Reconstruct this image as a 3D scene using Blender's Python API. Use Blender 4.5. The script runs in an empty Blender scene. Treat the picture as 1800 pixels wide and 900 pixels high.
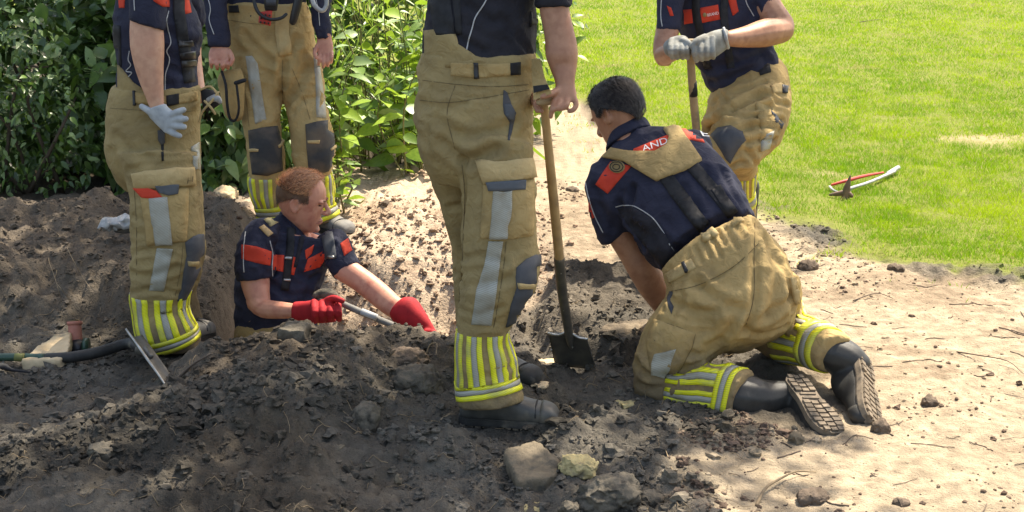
import bpy, bmesh, math, random
import numpy as np
from mathutils import Vector, Matrix
from mathutils.bvhtree import BVHTree
from mathutils.geometry import delaunay_2d_cdt

scene = bpy.context.scene
C = scene.collection
rng = np.random.default_rng(7)
random.seed(7)

# ------------------------------------------------------------------ camera, sky, sun, exposure
F_PX = 2500.0                       # focal length in pixels of the 1800 px wide photograph
PITCH = math.radians(14.1)
CAM = np.array([0.0, 0.0, 1.6])
cam_data = bpy.data.cameras.new('camera')
cam_data.sensor_width = 36.0
cam_data.lens = 36.0 * F_PX / 1800.0
cam_data.clip_start = 0.05
cam_data.clip_end = 600
cam = bpy.data.objects.new('camera', cam_data)
C.objects.link(cam)
cam.location = CAM
cam.rotation_euler = (math.pi / 2 - PITCH, 0, 0)
scene.camera = cam

SUN_EL = math.radians(60)
SUN_AZ = math.radians(38)           # measured from +Y towards +X: behind the scene and to the right
SUN = np.array([math.sin(SUN_AZ) * math.cos(SUN_EL), math.cos(SUN_AZ) * math.cos(SUN_EL), math.sin(SUN_EL)])
world = bpy.data.worlds.new('World')
scene.world = world
world.use_nodes = True
wn = world.node_tree
bg = wn.nodes['Background']
sky = wn.nodes.new('ShaderNodeTexSky')
sky.sky_type = 'NISHITA'
sky.sun_disc = False
sky.sun_elevation = SUN_EL
sky.sun_rotation = SUN_AZ
sky.air_density = 1.0
sky.dust_density = 2.5
sky.ozone_density = 0.6
wn.links.new(sky.outputs['Color'], bg.inputs['Color'])
bg.inputs['Strength'].default_value = 0.15
sun_data = bpy.data.lights.new('sun', 'SUN')
sun_data.energy = 4.5
sun_data.angle = math.radians(0.55)
sun_data.color = (1.0, 0.97, 0.92)
sun = bpy.data.objects.new('sun', sun_data)
C.objects.link(sun)
sun.location = (6, 8, 14)
sun.rotation_euler = Vector(SUN).to_track_quat('Z', 'Y').to_euler()

scene.view_settings.view_transform = 'Standard'
scene.view_settings.look = 'None'
scene.view_settings.gamma = 1.0
scene.view_settings.use_curve_mapping = False
scene.view_settings.exposure = 1.32
scene.view_settings.use_white_balance = True       # the phone's balance for open shade
scene.view_settings.white_balance_temperature = 7600
scene.view_settings.white_balance_tint = 8
scene.render.engine = 'CYCLES'
scene.cycles.use_denoising = True
scene.cycles.max_bounces = 6
scene.cycles.transparent_max_bounces = 8

# ------------------------------------------------------------------ pixel <-> world
CP, SP = math.cos(PITCH), math.sin(PITCH)
def ray(x, y):
    u = (x - 900.0) / F_PX
    v = -(y - 450.0) / F_PX
    return np.array([u, CP + v * SP, -SP + v * CP])
def P(x, y, Y):                     # point seen at that pixel, standing Y metres out
    d = ray(x, y)
    return CAM + d * (Y / d[1])
def G(x, y, z=0.0):                 # point seen at that pixel on a level of height z
    d = ray(x, y)
    return CAM + d * ((z - CAM[2]) / d[2])
def mpp(p):                         # metres per photograph pixel at a point
    r = np.asarray(p) - CAM
    return (r[1] * CP - r[2] * SP) / F_PX

# ------------------------------------------------------------------ noise
_tab = np.random.default_rng(3).random((64, 64, 64)).astype(np.float32)
def n3(p):
    p = np.asarray(p, dtype=np.float64)
    i = np.floor(p).astype(int)
    f = p - i
    f = f * f * (3 - 2 * f)
    i &= 63
    j = (i + 1) & 63
    x0, y0, z0 = i[..., 0], i[..., 1], i[..., 2]
    x1, y1, z1 = j[..., 0], j[..., 1], j[..., 2]
    fx, fy, fz = f[..., 0], f[..., 1], f[..., 2]
    a = _tab[x0, y0, z0] * (1 - fx) + _tab[x1, y0, z0] * fx
    b = _tab[x0, y1, z0] * (1 - fx) + _tab[x1, y1, z0] * fx
    c = _tab[x0, y0, z1] * (1 - fx) + _tab[x1, y0, z1] * fx
    d = _tab[x0, y1, z1] * (1 - fx) + _tab[x1, y1, z1] * fx
    return ((a * (1 - fy) + b * fy) * (1 - fz) + (c * (1 - fy) + d * fy) * fz) * 2 - 1
def fbm(p, octaves=4, gain=0.5):
    s, amp, q = 0, 1.0, np.array(p, dtype=np.float64)
    for o in range(octaves):
        s = s + amp * n3(q + 17.3 * o)
        amp *= gain
        q = q * 2.03
    return s
def sstep(a, b, x):
    t = np.clip((x - a) / (b - a), 0, 1)
    return t * t * (3 - 2 * t)

# ------------------------------------------------------------------ materials
MATS = {}
def mat(name, c1, c2=None, scale=8.0, rough=0.8, bump=0.0, bscale=60.0, bdist=0.002, spec=0.3, lo=0.35, hi=0.65,
        detail=5.0, attr=None, sub=0.0, trans=0.0, metal=0.0, wr=0.0, wscale=28.0, muddy=0.0, c3=None, s3=30.0, l3=0.6, h3=0.7):
    m = bpy.data.materials.new(name)
    m.use_nodes = True
    nt = m.node_tree
    N, L = nt.nodes, nt.links
    b = N['Principled BSDF']
    b.inputs['Roughness'].default_value = rough
    b.inputs['Specular IOR Level'].default_value = spec
    b.inputs['Metallic'].default_value = metal
    if sub:
        b.inputs['Subsurface Weight'].default_value = sub
        b.inputs['Subsurface Radius'].default_value = (0.012, 0.004, 0.002)
        b.inputs['Subsurface Scale'].default_value = 1.0
    tc = N.new('ShaderNodeTexCoord')
    col = None
    if attr:
        a = N.new('ShaderNodeAttribute')
        a.attribute_name = attr
        col = a.outputs['Color']
    if c2 is not None:
        nz = N.new('ShaderNodeTexNoise')
        nz.inputs['Scale'].default_value = scale
        nz.inputs['Detail'].default_value = detail
        nz.inputs['Roughness'].default_value = 0.6
        L.new(tc.outputs['Object'], nz.inputs['Vector'])
        rp = N.new('ShaderNodeMapRange')
        rp.inputs['From Min'].default_value = lo
        rp.inputs['From Max'].default_value = hi
        L.new(nz.outputs['Fac'], rp.inputs['Value'])
        mx = N.new('ShaderNodeMix')
        mx.data_type = 'RGBA'
        mx.inputs[6].default_value = (*c1, 1)
        mx.inputs[7].default_value = (*c2, 1)
        L.new(rp.outputs['Result'], mx.inputs[0])
        out = mx.outputs[2]
        if attr:
            mm = N.new('ShaderNodeMix')
            mm.data_type = 'RGBA'
            mm.blend_type = 'MULTIPLY'
            mm.inputs[0].default_value = 1.0
            L.new(col, mm.inputs[6])
            L.new(out, mm.inputs[7])
            out = mm.outputs[2]
        if c3 is not None:
            n3_ = N.new('ShaderNodeTexNoise')
            n3_.inputs['Scale'].default_value = s3
            n3_.inputs['Detail'].default_value = 4
            L.new(tc.outputs['Object'], n3_.inputs['Vector'])
            r3 = N.new('ShaderNodeMapRange')
            r3.inputs['From Min'].default_value = l3
            r3.inputs['From Max'].default_value = h3
            L.new(n3_.outputs['Fac'], r3.inputs['Value'])
            m3 = N.new('ShaderNodeMix')
            m3.data_type = 'RGBA'
            L.new(r3.outputs['Result'], m3.inputs[0])
            L.new(out, m3.inputs[6])
            m3.inputs[7].default_value = (*c3, 1)
            out = m3.outputs[2]
        if muddy:                   # soil rubbed into the cloth low on the leg
            sx = N.new('ShaderNodeSeparateXYZ')
            L.new(tc.outputs['Object'], sx.inputs[0])
            nm = N.new('ShaderNodeTexNoise')
            nm.inputs['Scale'].default_value = 16
            nm.inputs['Detail'].default_value = 6
            L.new(tc.outputs['Object'], nm.inputs['Vector'])
            ad = N.new('ShaderNodeMath')
            ad.operation = 'MULTIPLY_ADD'
            ad.inputs[1].default_value = -0.34
            L.new(nm.outputs['Fac'], ad.inputs[0])
            L.new(sx.outputs['Z'], ad.inputs[2])
            rm = N.new('ShaderNodeMapRange')
            rm.inputs['From Min'].default_value = 0.05
            rm.inputs['From Max'].default_value = -0.12
            rm.inputs['To Max'].default_value = muddy
            L.new(ad.outputs[0], rm.inputs['Value'])
            mmx = N.new('ShaderNodeMix')
            mmx.data_type = 'RGBA'
            L.new(rm.outputs['Result'], mmx.inputs[0])
            L.new(out, mmx.inputs[6])
            mmx.inputs[7].default_value = (0.13, 0.10, 0.07, 1)
            out = mmx.outputs[2]
        L.new(out, b.inputs['Base Color'])
        col = out
    elif attr:
        L.new(col, b.inputs['Base Color'])
    else:
        b.inputs['Base Color'].default_value = (*c1, 1)
    if bump:
        nb = N.new('ShaderNodeTexNoise')
        nb.inputs['Scale'].default_value = bscale
        nb.inputs['Detail'].default_value = 6
        nb.inputs['Roughness'].default_value = 0.62
        L.new(tc.outputs['Object'], nb.inputs['Vector'])
        bp = N.new('ShaderNodeBump')
        bp.inputs['Strength'].default_value = bump
        bp.inputs['Distance'].default_value = bdist
        L.new(nb.outputs['Fac'], bp.inputs['Height'])
        L.new(bp.outputs['Normal'], b.inputs['Normal'])
        if wr:                      # soft creasing of the cloth below the mesh's own folds
            nw = N.new('ShaderNodeTexNoise')
            nw.inputs['Scale'].default_value = wscale
            nw.inputs['Detail'].default_value = 3
            nw.inputs['Distortion'].default_value = 1.2
            L.new(tc.outputs['Object'], nw.inputs['Vector'])
            bw = N.new('ShaderNodeBump')
            bw.inputs['Strength'].default_value = wr
            bw.inputs['Distance'].default_value = 0.012
            L.new(nw.outputs['Fac'], bw.inputs['Height'])
            L.new(bw.outputs['Normal'], bp.inputs['Normal'])
    if trans:
        tr = N.new('ShaderNodeBsdfTranslucent')
        if col is not None:
            L.new(col, tr.inputs['Color'])
        else:
            tr.inputs['Color'].default_value = (*c1, 1)
        ms = N.new('ShaderNodeMixShader')
        ms.inputs[0].default_value = trans
        L.new(b.outputs[0], ms.inputs[1])
        L.new(tr.outputs[0], ms.inputs[2])
        L.new(ms.outputs[0], N['Material Output'].inputs['Surface'])
    MATS[name] = m
    return m

def hatch(name, c1, c2, per_m, ang, rough=0.45, mixlo=0.45, dirt=(0.25, 0.24, 0.16)):
    # woven reflective tape: thin slanted lines
    m = mat(name, c1, None, rough=rough, spec=0.4)
    nt = m.node_tree
    N, L = nt.nodes, nt.links
    tc = N.new('ShaderNodeTexCoord')
    mp = N.new('ShaderNodeMapping')
    mp.inputs['Rotation'].default_value = (0, math.radians(ang), 0)
    wv = N.new('ShaderNodeTexWave')
    wv.bands_direction = 'Z'
    wv.inputs['Scale'].default_value = per_m
    wv.inputs['Distortion'].default_value = 0.4
    L.new(tc.outputs['Object'], mp.inputs['Vector'])
    L.new(mp.outputs['Vector'], wv.inputs['Vector'])
    mr = N.new('ShaderNodeMapRange')
    mr.inputs['From Min'].default_value = 0.1
    mr.inputs['From Max'].default_value = mixlo
    L.new(wv.outputs['Fac'], mr.inputs['Value'])
    mx = N.new('ShaderNodeMix')
    mx.data_type = 'RGBA'
    mx.inputs[6].default_value = (*c2, 1)
    mx.inputs[7].default_value = (*c1, 1)
    L.new(mr.outputs['Result'], mx.inputs[0])
    nz = N.new('ShaderNodeTexNoise')
    nz.inputs['Scale'].default_value = 14
    nz.inputs['Detail'].default_value = 6
    L.new(tc.outputs['Object'], nz.inputs['Vector'])
    r2 = N.new('ShaderNodeMapRange')
    r2.inputs['From Min'].default_value = 0.48
    r2.inputs['From Max'].default_value = 0.74
    r2.inputs['To Max'].default_value = 0.7
    L.new(nz.outputs['Fac'], r2.inputs['Value'])
    m2 = N.new('ShaderNodeMix')
    m2.data_type = 'RGBA'
    m2.inputs[7].default_value = (*dirt, 1)
    L.new(r2.outputs['Result'], m2.inputs[0])
    L.new(mx.outputs[2], m2.inputs[6])
    L.new(m2.outputs[2], N['Principled BSDF'].inputs['Base Color'])
    return m

mat('canvas', (0.45, 0.315, 0.14), (0.33, 0.23, 0.10), 7, 0.85, 0.35, 700, 0.0012, 0.2, c3=(0.17, 0.12, 0.06), s3=5, l3=0.58, h3=0.82, wr=0.6, muddy=0.75)
mat('canvas_light', (0.50, 0.37, 0.185), (0.38, 0.27, 0.125), 9, 0.85, 0.35, 700, 0.0012, 0.2, wr=0.45)
mat('canvas_olive_shaded', (0.335, 0.25, 0.115), (0.245, 0.18, 0.085), 7, 0.85, 0.35, 700, 0.0012, 0.2, c3=(0.15, 0.11, 0.055), s3=4, l3=0.55, h3=0.8, wr=0.6, muddy=0.75)  # canvas darkened to carry the shade on two workers; olive emblems use it too
mat('stain', (0.12, 0.09, 0.05), (0.19, 0.14, 0.07), 22, 0.9, 0.3, 500, 0.001, 0.15)
mat('navy', (0.018, 0.0195, 0.038), (0.027, 0.029, 0.052), 12, 0.8, 0.25, 900, 0.0008, 0.25, wr=0.45)
mat('navy_side', (0.016, 0.016, 0.022), (0.024, 0.023, 0.03), 12, 0.82, 0.25, 900, 0.0008, 0.25, wr=0.45)
mat('red_cloth', (0.62, 0.06, 0.028), (0.50, 0.045, 0.025), 12, 0.75, 0.2, 800, 0.0008, 0.25)
mat('black_web', (0.012, 0.012, 0.014), (0.022, 0.022, 0.025), 40, 0.7, 0.3, 900, 0.0008, 0.3)
mat('black_plastic', (0.014, 0.014, 0.016), None, rough=0.42, spec=0.45)
mat('grey_piping', (0.42, 0.42, 0.42), None, rough=0.6)
mat('white_print', (0.75, 0.72, 0.70), None, rough=0.7)
mat('knee_pad', (0.045, 0.05, 0.062), (0.085, 0.085, 0.09), 10, 0.7, 0.3, 400, 0.0015, 0.3, c3=(0.17, 0.14, 0.10), s3=6, l3=0.56, h3=0.8)
mat('knee_pad_worn', (0.03, 0.032, 0.036), (0.05, 0.048, 0.046), 10, 0.7, 0.3, 400, 0.0015, 0.3, c3=(0.15, 0.11, 0.075), s3=7, l3=0.44, h3=0.7)
mat('pocket_lining', (0.075, 0.085, 0.10), (0.11, 0.115, 0.125), 14, 0.75, 0.2, 500, 0.001, 0.3)
hatch('yellow_tape', (0.80, 0.78, 0.02), (0.52, 0.50, 0.04), 62, 18)
hatch('silver_tape', (0.36, 0.355, 0.31), (0.27, 0.26, 0.21), 60, 22, dirt=(0.2, 0.16, 0.1))
mat('skin', (0.60, 0.345, 0.235), (0.53, 0.275, 0.185), 22, 0.55, 0.25, 240, 0.0008, 0.35, sub=0.08, c3=(0.46, 0.235, 0.16), s3=34, l3=0.48, h3=0.75)
mat('skin_red', (0.58, 0.29, 0.20), (0.51, 0.225, 0.155), 18, 0.5, 0.25, 240, 0.0008, 0.35, sub=0.08, c3=(0.43, 0.165, 0.115), s3=34, l3=0.48, h3=0.75)
mat('skin_tan', (0.43, 0.225, 0.14), (0.35, 0.17, 0.105), 18, 0.5, 0.25, 240, 0.0008, 0.35, sub=0.06, c3=(0.30, 0.14, 0.085), s3=34, l3=0.48, h3=0.75)
mat('grey_glove', (0.42, 0.45, 0.47), (0.30, 0.32, 0.34), 26, 0.85, 0.4, 300, 0.0015, 0.2)
mat('dirty_glove', (0.30, 0.305, 0.29), (0.19, 0.18, 0.155), 22, 0.9, 0.5, 260, 0.002, 0.2)
mat('red_glove', (0.40, 0.018, 0.024), (0.27, 0.012, 0.018), 20, 0.75, 0.4, 350, 0.0015, 0.25)
mat('boot_leather', (0.014, 0.0135, 0.013), (0.036, 0.035, 0.033), 15, 0.52, 0.35, 260, 0.0015, 0.4, c3=(0.16, 0.14, 0.115), s3=12, l3=0.56, h3=0.82)
mat('boot_rubber', (0.018, 0.0175, 0.017), (0.045, 0.043, 0.04), 18, 0.6, 0.3, 200, 0.0015, 0.35, c3=(0.2, 0.17, 0.13), s3=14, l3=0.58, h3=0.8)
mat('boot_grey', (0.040, 0.040, 0.038), (0.075, 0.073, 0.068), 14, 0.5, 0.35, 260, 0.0015, 0.4, c3=(0.18, 0.155, 0.12), s3=11, l3=0.58, h3=0.8)
mat('boot_sole', (0.16, 0.125, 0.09), (0.24, 0.19, 0.14), 24, 0.85, 0.4, 160, 0.003, 0.25, c3=(0.07, 0.06, 0.05), s3=30, l3=0.5, h3=0.7)
mat('boot_dusty', (0.20, 0.185, 0.165), (0.13, 0.125, 0.12), 15, 0.7, 0.35, 260, 0.0015, 0.3)
mat('wood', (0.50, 0.335, 0.165), (0.40, 0.26, 0.12), 16, 0.55, 0.2, 120, 0.001, 0.35, c3=(0.24, 0.16, 0.09), s3=9, l3=0.56, h3=0.75)
mat('wood_worn', (0.36, 0.26, 0.15), (0.27, 0.19, 0.11), 16, 0.65, 0.2, 120, 0.001, 0.3, c3=(0.13, 0.10, 0.07), s3=9, l3=0.52, h3=0.7)
mat('spade_steel', (0.10, 0.098, 0.09), (0.17, 0.155, 0.13), 20, 0.45, 0.2, 150, 0.001, 0.5, metal=0.55)
mat('bright_steel', (0.42, 0.42, 0.41), (0.30, 0.29, 0.27), 30, 0.3, 0.1, 150, 0.0005, 0.5, metal=0.85)
mat('rust_steel', (0.22, 0.13, 0.085), (0.12, 0.085, 0.065), 30, 0.7, 0.3, 120, 0.001, 0.4, metal=0.3)
mat('tool_green', (0.02, 0.055, 0.035), (0.03, 0.07, 0.045), 20, 0.35, 0.1, 150, 0.0005, 0.5)
mat('yellow_mark', (0.45, 0.42, 0.05), (0.32, 0.30, 0.05), 40, 0.6)
mat('clay_pipe', (0.40, 0.16, 0.115), (0.31, 0.115, 0.085), 22, 0.7, 0.3, 150, 0.002, 0.3, c3=(0.09, 0.06, 0.05), s3=16, l3=0.55, h3=0.75)
mat('hair_dark', (0.014, 0.011, 0.010), (0.055, 0.045, 0.04), 70, 0.45, 0.3, 200, 0.002, 0.25)  # lighter second tone: grey hairs, and sheen put into the colour
mat('hair_side', (0.10, 0.052, 0.03), (0.15, 0.08, 0.048), 60, 0.6, 0.4, 400, 0.002, 0.35)
mat('hair_base', (0.24, 0.105, 0.05), (0.17, 0.07, 0.035), 60, 0.6, 0.3, 300, 0.002, 0.4)
mat('hair_ginger_lit', (0.72, 0.40, 0.22), (0.55, 0.27, 0.14), 60, 0.5, 0.3, 300, 0.002, 0.4)  # ginger strands, lightened so the tone carries the sunlit crown
mat('eye_white', (0.6, 0.55, 0.5), None, rough=0.3)
mat('eye_dark', (0.02, 0.016, 0.014), None, rough=0.25)
mat('lip', (0.46, 0.17, 0.13), (0.40, 0.14, 0.11), 60, 0.5)
mat('soil', (1.0, 1.0, 1.0), (0.62, 0.62, 0.62), 26, 0.95, 0.9, 85, 0.014, 0.06, detail=8, attr='soil_col', lo=0.3, hi=0.7, c3=(0.07, 0.055, 0.042), s3=150, l3=0.63, h3=0.72)
mat('crumb', (1.0, 1.0, 1.0), (0.6, 0.6, 0.6), 60, 0.95, 0.8, 160, 0.006, 0.08, attr='soil_col')
mat('stone_dark', (0.105, 0.09, 0.07), (0.16, 0.138, 0.108), 18, 0.92, 0.8, 110, 0.006, 0.12, c3=(0.05, 0.046, 0.04), s3=26, l3=0.5, h3=0.68)
mat('stone_tan', (0.20, 0.162, 0.115), (0.145, 0.118, 0.085), 20, 0.92, 0.8, 120, 0.005, 0.12, c3=(0.09, 0.08, 0.065), s3=24, l3=0.52, h3=0.7)
mat('stone_yellow', (0.52, 0.43, 0.22), (0.36, 0.29, 0.15), 26, 0.9, 0.7, 120, 0.004, 0.12, c3=(0.15, 0.13, 0.09), s3=22, l3=0.52, h3=0.66)
mat('stone_slab', (0.62, 0.48, 0.31), (0.48, 0.36, 0.22), 12, 0.9, 0.6, 90, 0.004, 0.12, c3=(0.26, 0.2, 0.14), s3=16, l3=0.58, h3=0.72)
mat('stone_slab_dull', (0.25, 0.20, 0.145), (0.17, 0.135, 0.10), 9, 0.92, 0.8, 90, 0.006, 0.1, c3=(0.10, 0.082, 0.064), s3=14, l3=0.5, h3=0.68)
mat('clod', (0.17, 0.13, 0.10), (0.11, 0.085, 0.065), 40, 0.95, 0.8, 160, 0.005, 0.08)
mat('root', (0.27, 0.205, 0.13), (0.19, 0.14, 0.09), 40, 0.85, 0.3, 160, 0.002, 0.15)
mat('twig', (0.09, 0.065, 0.05), (0.14, 0.105, 0.08), 40, 0.9)
mat('plastic_sheet', (0.42, 0.42, 0.41), (0.22, 0.22, 0.22), 20, 0.3, 0.2, 60, 0.003, 0.5)
mat('leaf_dark', (0.038, 0.08, 0.018), (0.07, 0.13, 0.028), 9, 0.34, 0.0, spec=0.6, trans=0.22)
mat('leaf_mid', (0.085, 0.17, 0.028), (0.15, 0.25, 0.04), 9, 0.42, 0.0, spec=0.45, trans=0.3)
mat('leaf_bright', (0.21, 0.35, 0.03), (0.32, 0.45, 0.05), 8, 0.45, 0.0, spec=0.4, trans=0.35)
mat('leaf_pale', (0.20, 0.30, 0.11), (0.26, 0.36, 0.15), 8, 0.4, 0.0, spec=0.5, trans=0.25)
mat('stem', (0.12, 0.16, 0.04), (0.17, 0.13, 0.06), 14, 0.7)
mat('bark', (0.13, 0.10, 0.075), (0.075, 0.06, 0.045), 14, 0.95, 0.8, 60, 0.01, 0.1)
mat('grass_blade', (1, 1, 1), (0.8, 0.85, 0.8), 3, 0.5, 0.0, spec=0.3, trans=0.3, attr='blade_col')
mat('red_hose', (0.55, 0.05, 0.035), (0.42, 0.04, 0.03), 30, 0.5)

# ------------------------------------------------------------------ mesh building
def link(name, V, F, m, parent=None, base=(0, 0, 0), smooth=True):
    me = bpy.data.meshes.new(name)
    V = np.asarray(V, dtype=np.float64) - np.asarray(base)
    me.from_pydata(V.tolist() if len(V) < 3000 else [tuple(v) for v in V], [], [tuple(int(i) for i in f) for f in F])
    if smooth:
        me.polygons.foreach_set('use_smooth', np.ones(len(me.polygons), dtype=bool))
    me.update()
    o = bpy.data.objects.new(name, me)
    if m is not None:
        me.materials.append(MATS[m] if isinstance(m, str) else m)
    C.objects.link(o)
    if parent is not None:
        o.parent = parent
    return o
def fix_normals(o):
    bm = bmesh.new()
    bm.from_mesh(o.data)
    bmesh.ops.recalc_face_normals(bm, faces=bm.faces)
    bm.to_mesh(o.data)
    bm.free()
    return o
def empty(name, loc, label, cat, group=None):
    o = bpy.data.objects.new(name, None)
    o.empty_display_size = 0.1
    o.location = loc
    C.objects.link(o)
    o['label'] = label
    o['category'] = cat
    if group:
        o['group'] = group
    return o
def tag(o, label, cat, group=None):
    o['label'] = label
    o['category'] = cat
    if group:
        o['group'] = group
    return o

def rings_to_mesh(rings, closed=False):
    n = len(rings[0])
    V = np.concatenate([np.asarray(r) for r in rings])
    F = []
    for i in range(len(rings) - 1):
        for j in range(n):
            a, b = i * n + j, i * n + (j + 1) % n
            F.append((a, b, b + n, a + n))
    F.append(tuple(range(n - 1, -1, -1)))
    F.append(tuple(range((len(rings) - 1) * n, len(rings) * n)))
    return V, F
def cat_resample(pts, m):
    # smooth resampling of rows (Catmull-Rom), m steps between rows
    pts = np.asarray(pts, dtype=float)
    if len(pts) < 3 or m <= 1:
        return pts
    ext = np.vstack([2 * pts[0] - pts[1], pts, 2 * pts[-1] - pts[-2]])
    out = []
    for i in range(1, len(ext) - 2):
        p0, p1, p2, p3 = ext[i - 1:i + 3]
        for k in range(m):
            t = k / m
            out.append(0.5 * ((2 * p1) + (-p0 + p2) * t + (2 * p0 - 5 * p1 + 4 * p2 - p3) * t * t + (-p0 + 3 * p1 - 3 * p2 + p3) * t ** 3))
    out.append(pts[-1])
    return np.array(out)
def loft(specs, n=28, sup=2.3, m=3, grow=1.0):
    # specs: (xL, yL, xR, yR, Y, k) silhouette edges in pixels, distance out, depth/width ratio
    rows = []
    for s in specs:
        if len(s) == 5:               # (y, xL, xR, Y, k)
            y, xl, xr, Y, k = s
            s = (xl, y, xr, y, Y, k)
        rows.append(s)
    rows = cat_resample(rows, m)
    Ls = np.array([P(r[0], r[1], r[4]) for r in rows])
    Rs = np.array([P(r[2], r[3], r[4]) for r in rows])
    ks = rows[:, 5]
    c = (Ls + Rs) / 2
    a = (Rs - Ls) / 2 * grow
    t = np.gradient(c, axis=0)
    th = np.linspace(0, 2 * math.pi, n, endpoint=False)
    cs = np.sign(np.cos(th)) * np.abs(np.cos(th)) ** (2 / sup)
    sn = np.sign(np.sin(th)) * np.abs(np.sin(th)) ** (2 / sup)
    rings = []
    for i in range(len(c)):
        b = np.cross(a[i], t[i])
        nb = np.linalg.norm(b)
        b = b / nb if nb > 1e-9 else np.array([0, 1, 0])
        b = b * np.linalg.norm(a[i]) * ks[i]
        rings.append(c[i] + np.outer(cs, a[i]) + np.outer(sn, b))
    return rings_to_mesh(rings)
def tube3(pts, radii, n=12, caps=True, m=1):
    pts = np.asarray(pts, dtype=float)
    radii = np.asarray(radii, dtype=float) if np.ndim(radii) else np.full(len(pts), float(radii))
    if m > 1:
        q = cat_resample(np.column_stack([pts, radii]), m)
        pts, radii = q[:, :3], np.maximum(q[:, 3], 1e-4)
    t = np.gradient(pts, axis=0)
    t /= np.linalg.norm(t, axis=1)[:, None] + 1e-12
    if caps:
        A, B = [], []
        for fr in (0.98, 0.8, 0.5):
            A.insert(0, (pts[0] - t[0] * radii[0] * fr * 0.9, radii[0] * math.sqrt(1 - fr * fr)))
            B.append((pts[-1] + t[-1] * radii[-1] * fr * 0.9, radii[-1] * math.sqrt(1 - fr * fr)))
        A.sort(key=lambda q: q[1])
        B.sort(key=lambda q: -q[1])
        pts = np.vstack([[q[0] for q in A], pts, [q[0] for q in B]])
        radii = np.concatenate([[q[1] for q in A], radii, [q[1] for q in B]])
        t = np.vstack([[t[0]] * 3, t, [t[-1]] * 3])
    ref = np.array([0.13, 0.31, 0.94])
    if abs(np.dot(ref, t[0])) > 0.9:
        ref = np.array([0.95, 0.2, 0.1])
    u = np.cross(t[0], ref)
    u /= np.linalg.norm(u)
    th = np.linspace(0, 2 * math.pi, n, endpoint=False)
    rings = []
    for i in range(len(pts)):
        u = u - t[i] * np.dot(u, t[i])
        u /= np.linalg.norm(u) + 1e-12
        w = np.cross(t[i], u)
        rings.append(pts[i] + radii[i] * (np.outer(np.cos(th), u) + np.outer(np.sin(th), w)))
    return rings_to_mesh(rings)
def tpx(pts, n=12, m=3, caps=True):
    # pixel tube: (x, y, Y, radius_px)
    p3 = [P(x, y, Y) for x, y, Y, r in pts]
    rr = [r * mpp(q) for q, (_, _, _, r) in zip(p3, pts)]
    return tube3(p3, rr, n, caps, m)
def ellipsoid(c, r, R=None, n=16, k=10):
    rings = []
    for i in range(k + 1):
        ph = math.pi * (i + 0.02) / (k + 0.04) - math.pi / 2
        th = np.linspace(0, 2 * math.pi, n, endpoint=False)
        q = np.column_stack([np.cos(th) * math.cos(ph) * r[0], np.sin(th) * math.cos(ph) * r[1], np.full(n, math.sin(ph) * r[2])])
        if R is not None:
            q = q @ np.asarray(R).T
        rings.append(q + np.asarray(c))
    return rings_to_mesh(rings)
def boxm(lo, hi):
    x0, y0, z0 = lo
    x1, y1, z1 = hi
    V = np.array([(x0, y0, z0), (x1, y0, z0), (x1, y1, z0), (x0, y1, z0), (x0, y0, z1), (x1, y0, z1), (x1, y1, z1), (x0, y1, z1)], dtype=float)
    return V, [(3, 2, 1, 0), (4, 5, 6, 7), (0, 1, 5, 4), (1, 2, 6, 5), (2, 3, 7, 6), (3, 0, 4, 7)]
def join(parts):
    V, F, o = [], [], 0
    for v, f in parts:
        V.append(np.asarray(v))
        F += [tuple(i + o for i in q) for q in f]
        o += len(v)
    return np.concatenate(V), F
def xf(part, M_, off=(0, 0, 0)):
    return np.asarray(part[0]) @ np.asarray(M_).T + np.asarray(off), part[1]

def fuse(parts, voxel=0.007, smooth=4, factor=0.5):
    V, F = join(parts)
    me = bpy.data.meshes.new('tmp')
    me.from_pydata([tuple(v) for v in V], [], F)
    bm = bmesh.new()
    bm.from_mesh(me)
    bmesh.ops.recalc_face_normals(bm, faces=bm.faces)
    bm.to_mesh(me)
    bm.free()
    o = bpy.data.objects.new('tmp', me)
    C.objects.link(o)
    r = o.modifiers.new('r', 'REMESH')
    r.mode = 'VOXEL'
    r.voxel_size = voxel
    if smooth:
        s = o.modifiers.new('s', 'SMOOTH')
        s.iterations = smooth
        s.factor = factor
    dg = bpy.context.evaluated_depsgraph_get()
    em = bpy.data.meshes.new_from_object(o.evaluated_get(dg))
    nv = len(em.vertices)
    V = np.empty(nv * 3)
    em.vertices.foreach_get('co', V)
    V = V.reshape(-1, 3)
    Fs = np.empty(len(em.loops), dtype=np.int64)
    em.loops.foreach_get('vertex_index', Fs)
    st = np.empty(len(em.polygons), dtype=np.int64)
    em.polygons.foreach_get('loop_start', st)
    tot = np.empty(len(em.polygons), dtype=np.int64)
    em.polygons.foreach_get('loop_total', tot)
    if (tot == 4).all():
        Fq = Fs.reshape(-1, 4)
    else:
        Fq = [Fs[a:a + b] for a, b in zip(st, tot)]
    bpy.data.objects.remove(o)
    bpy.data.meshes.remove(me)
    bpy.data.meshes.remove(em)
    return V, Fq
def vnormals(V, F):
    F = np.asarray(F)
    n = np.cross(V[F[:, 2]] - V[F[:, 0]], V[F[:, 3]] - V[F[:, 1]])
    N = np.zeros_like(V)
    for k in range(4):
        np.add.at(N, F[:, k], n)
    return N / (np.linalg.norm(N, axis=1)[:, None] + 1e-12)

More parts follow.
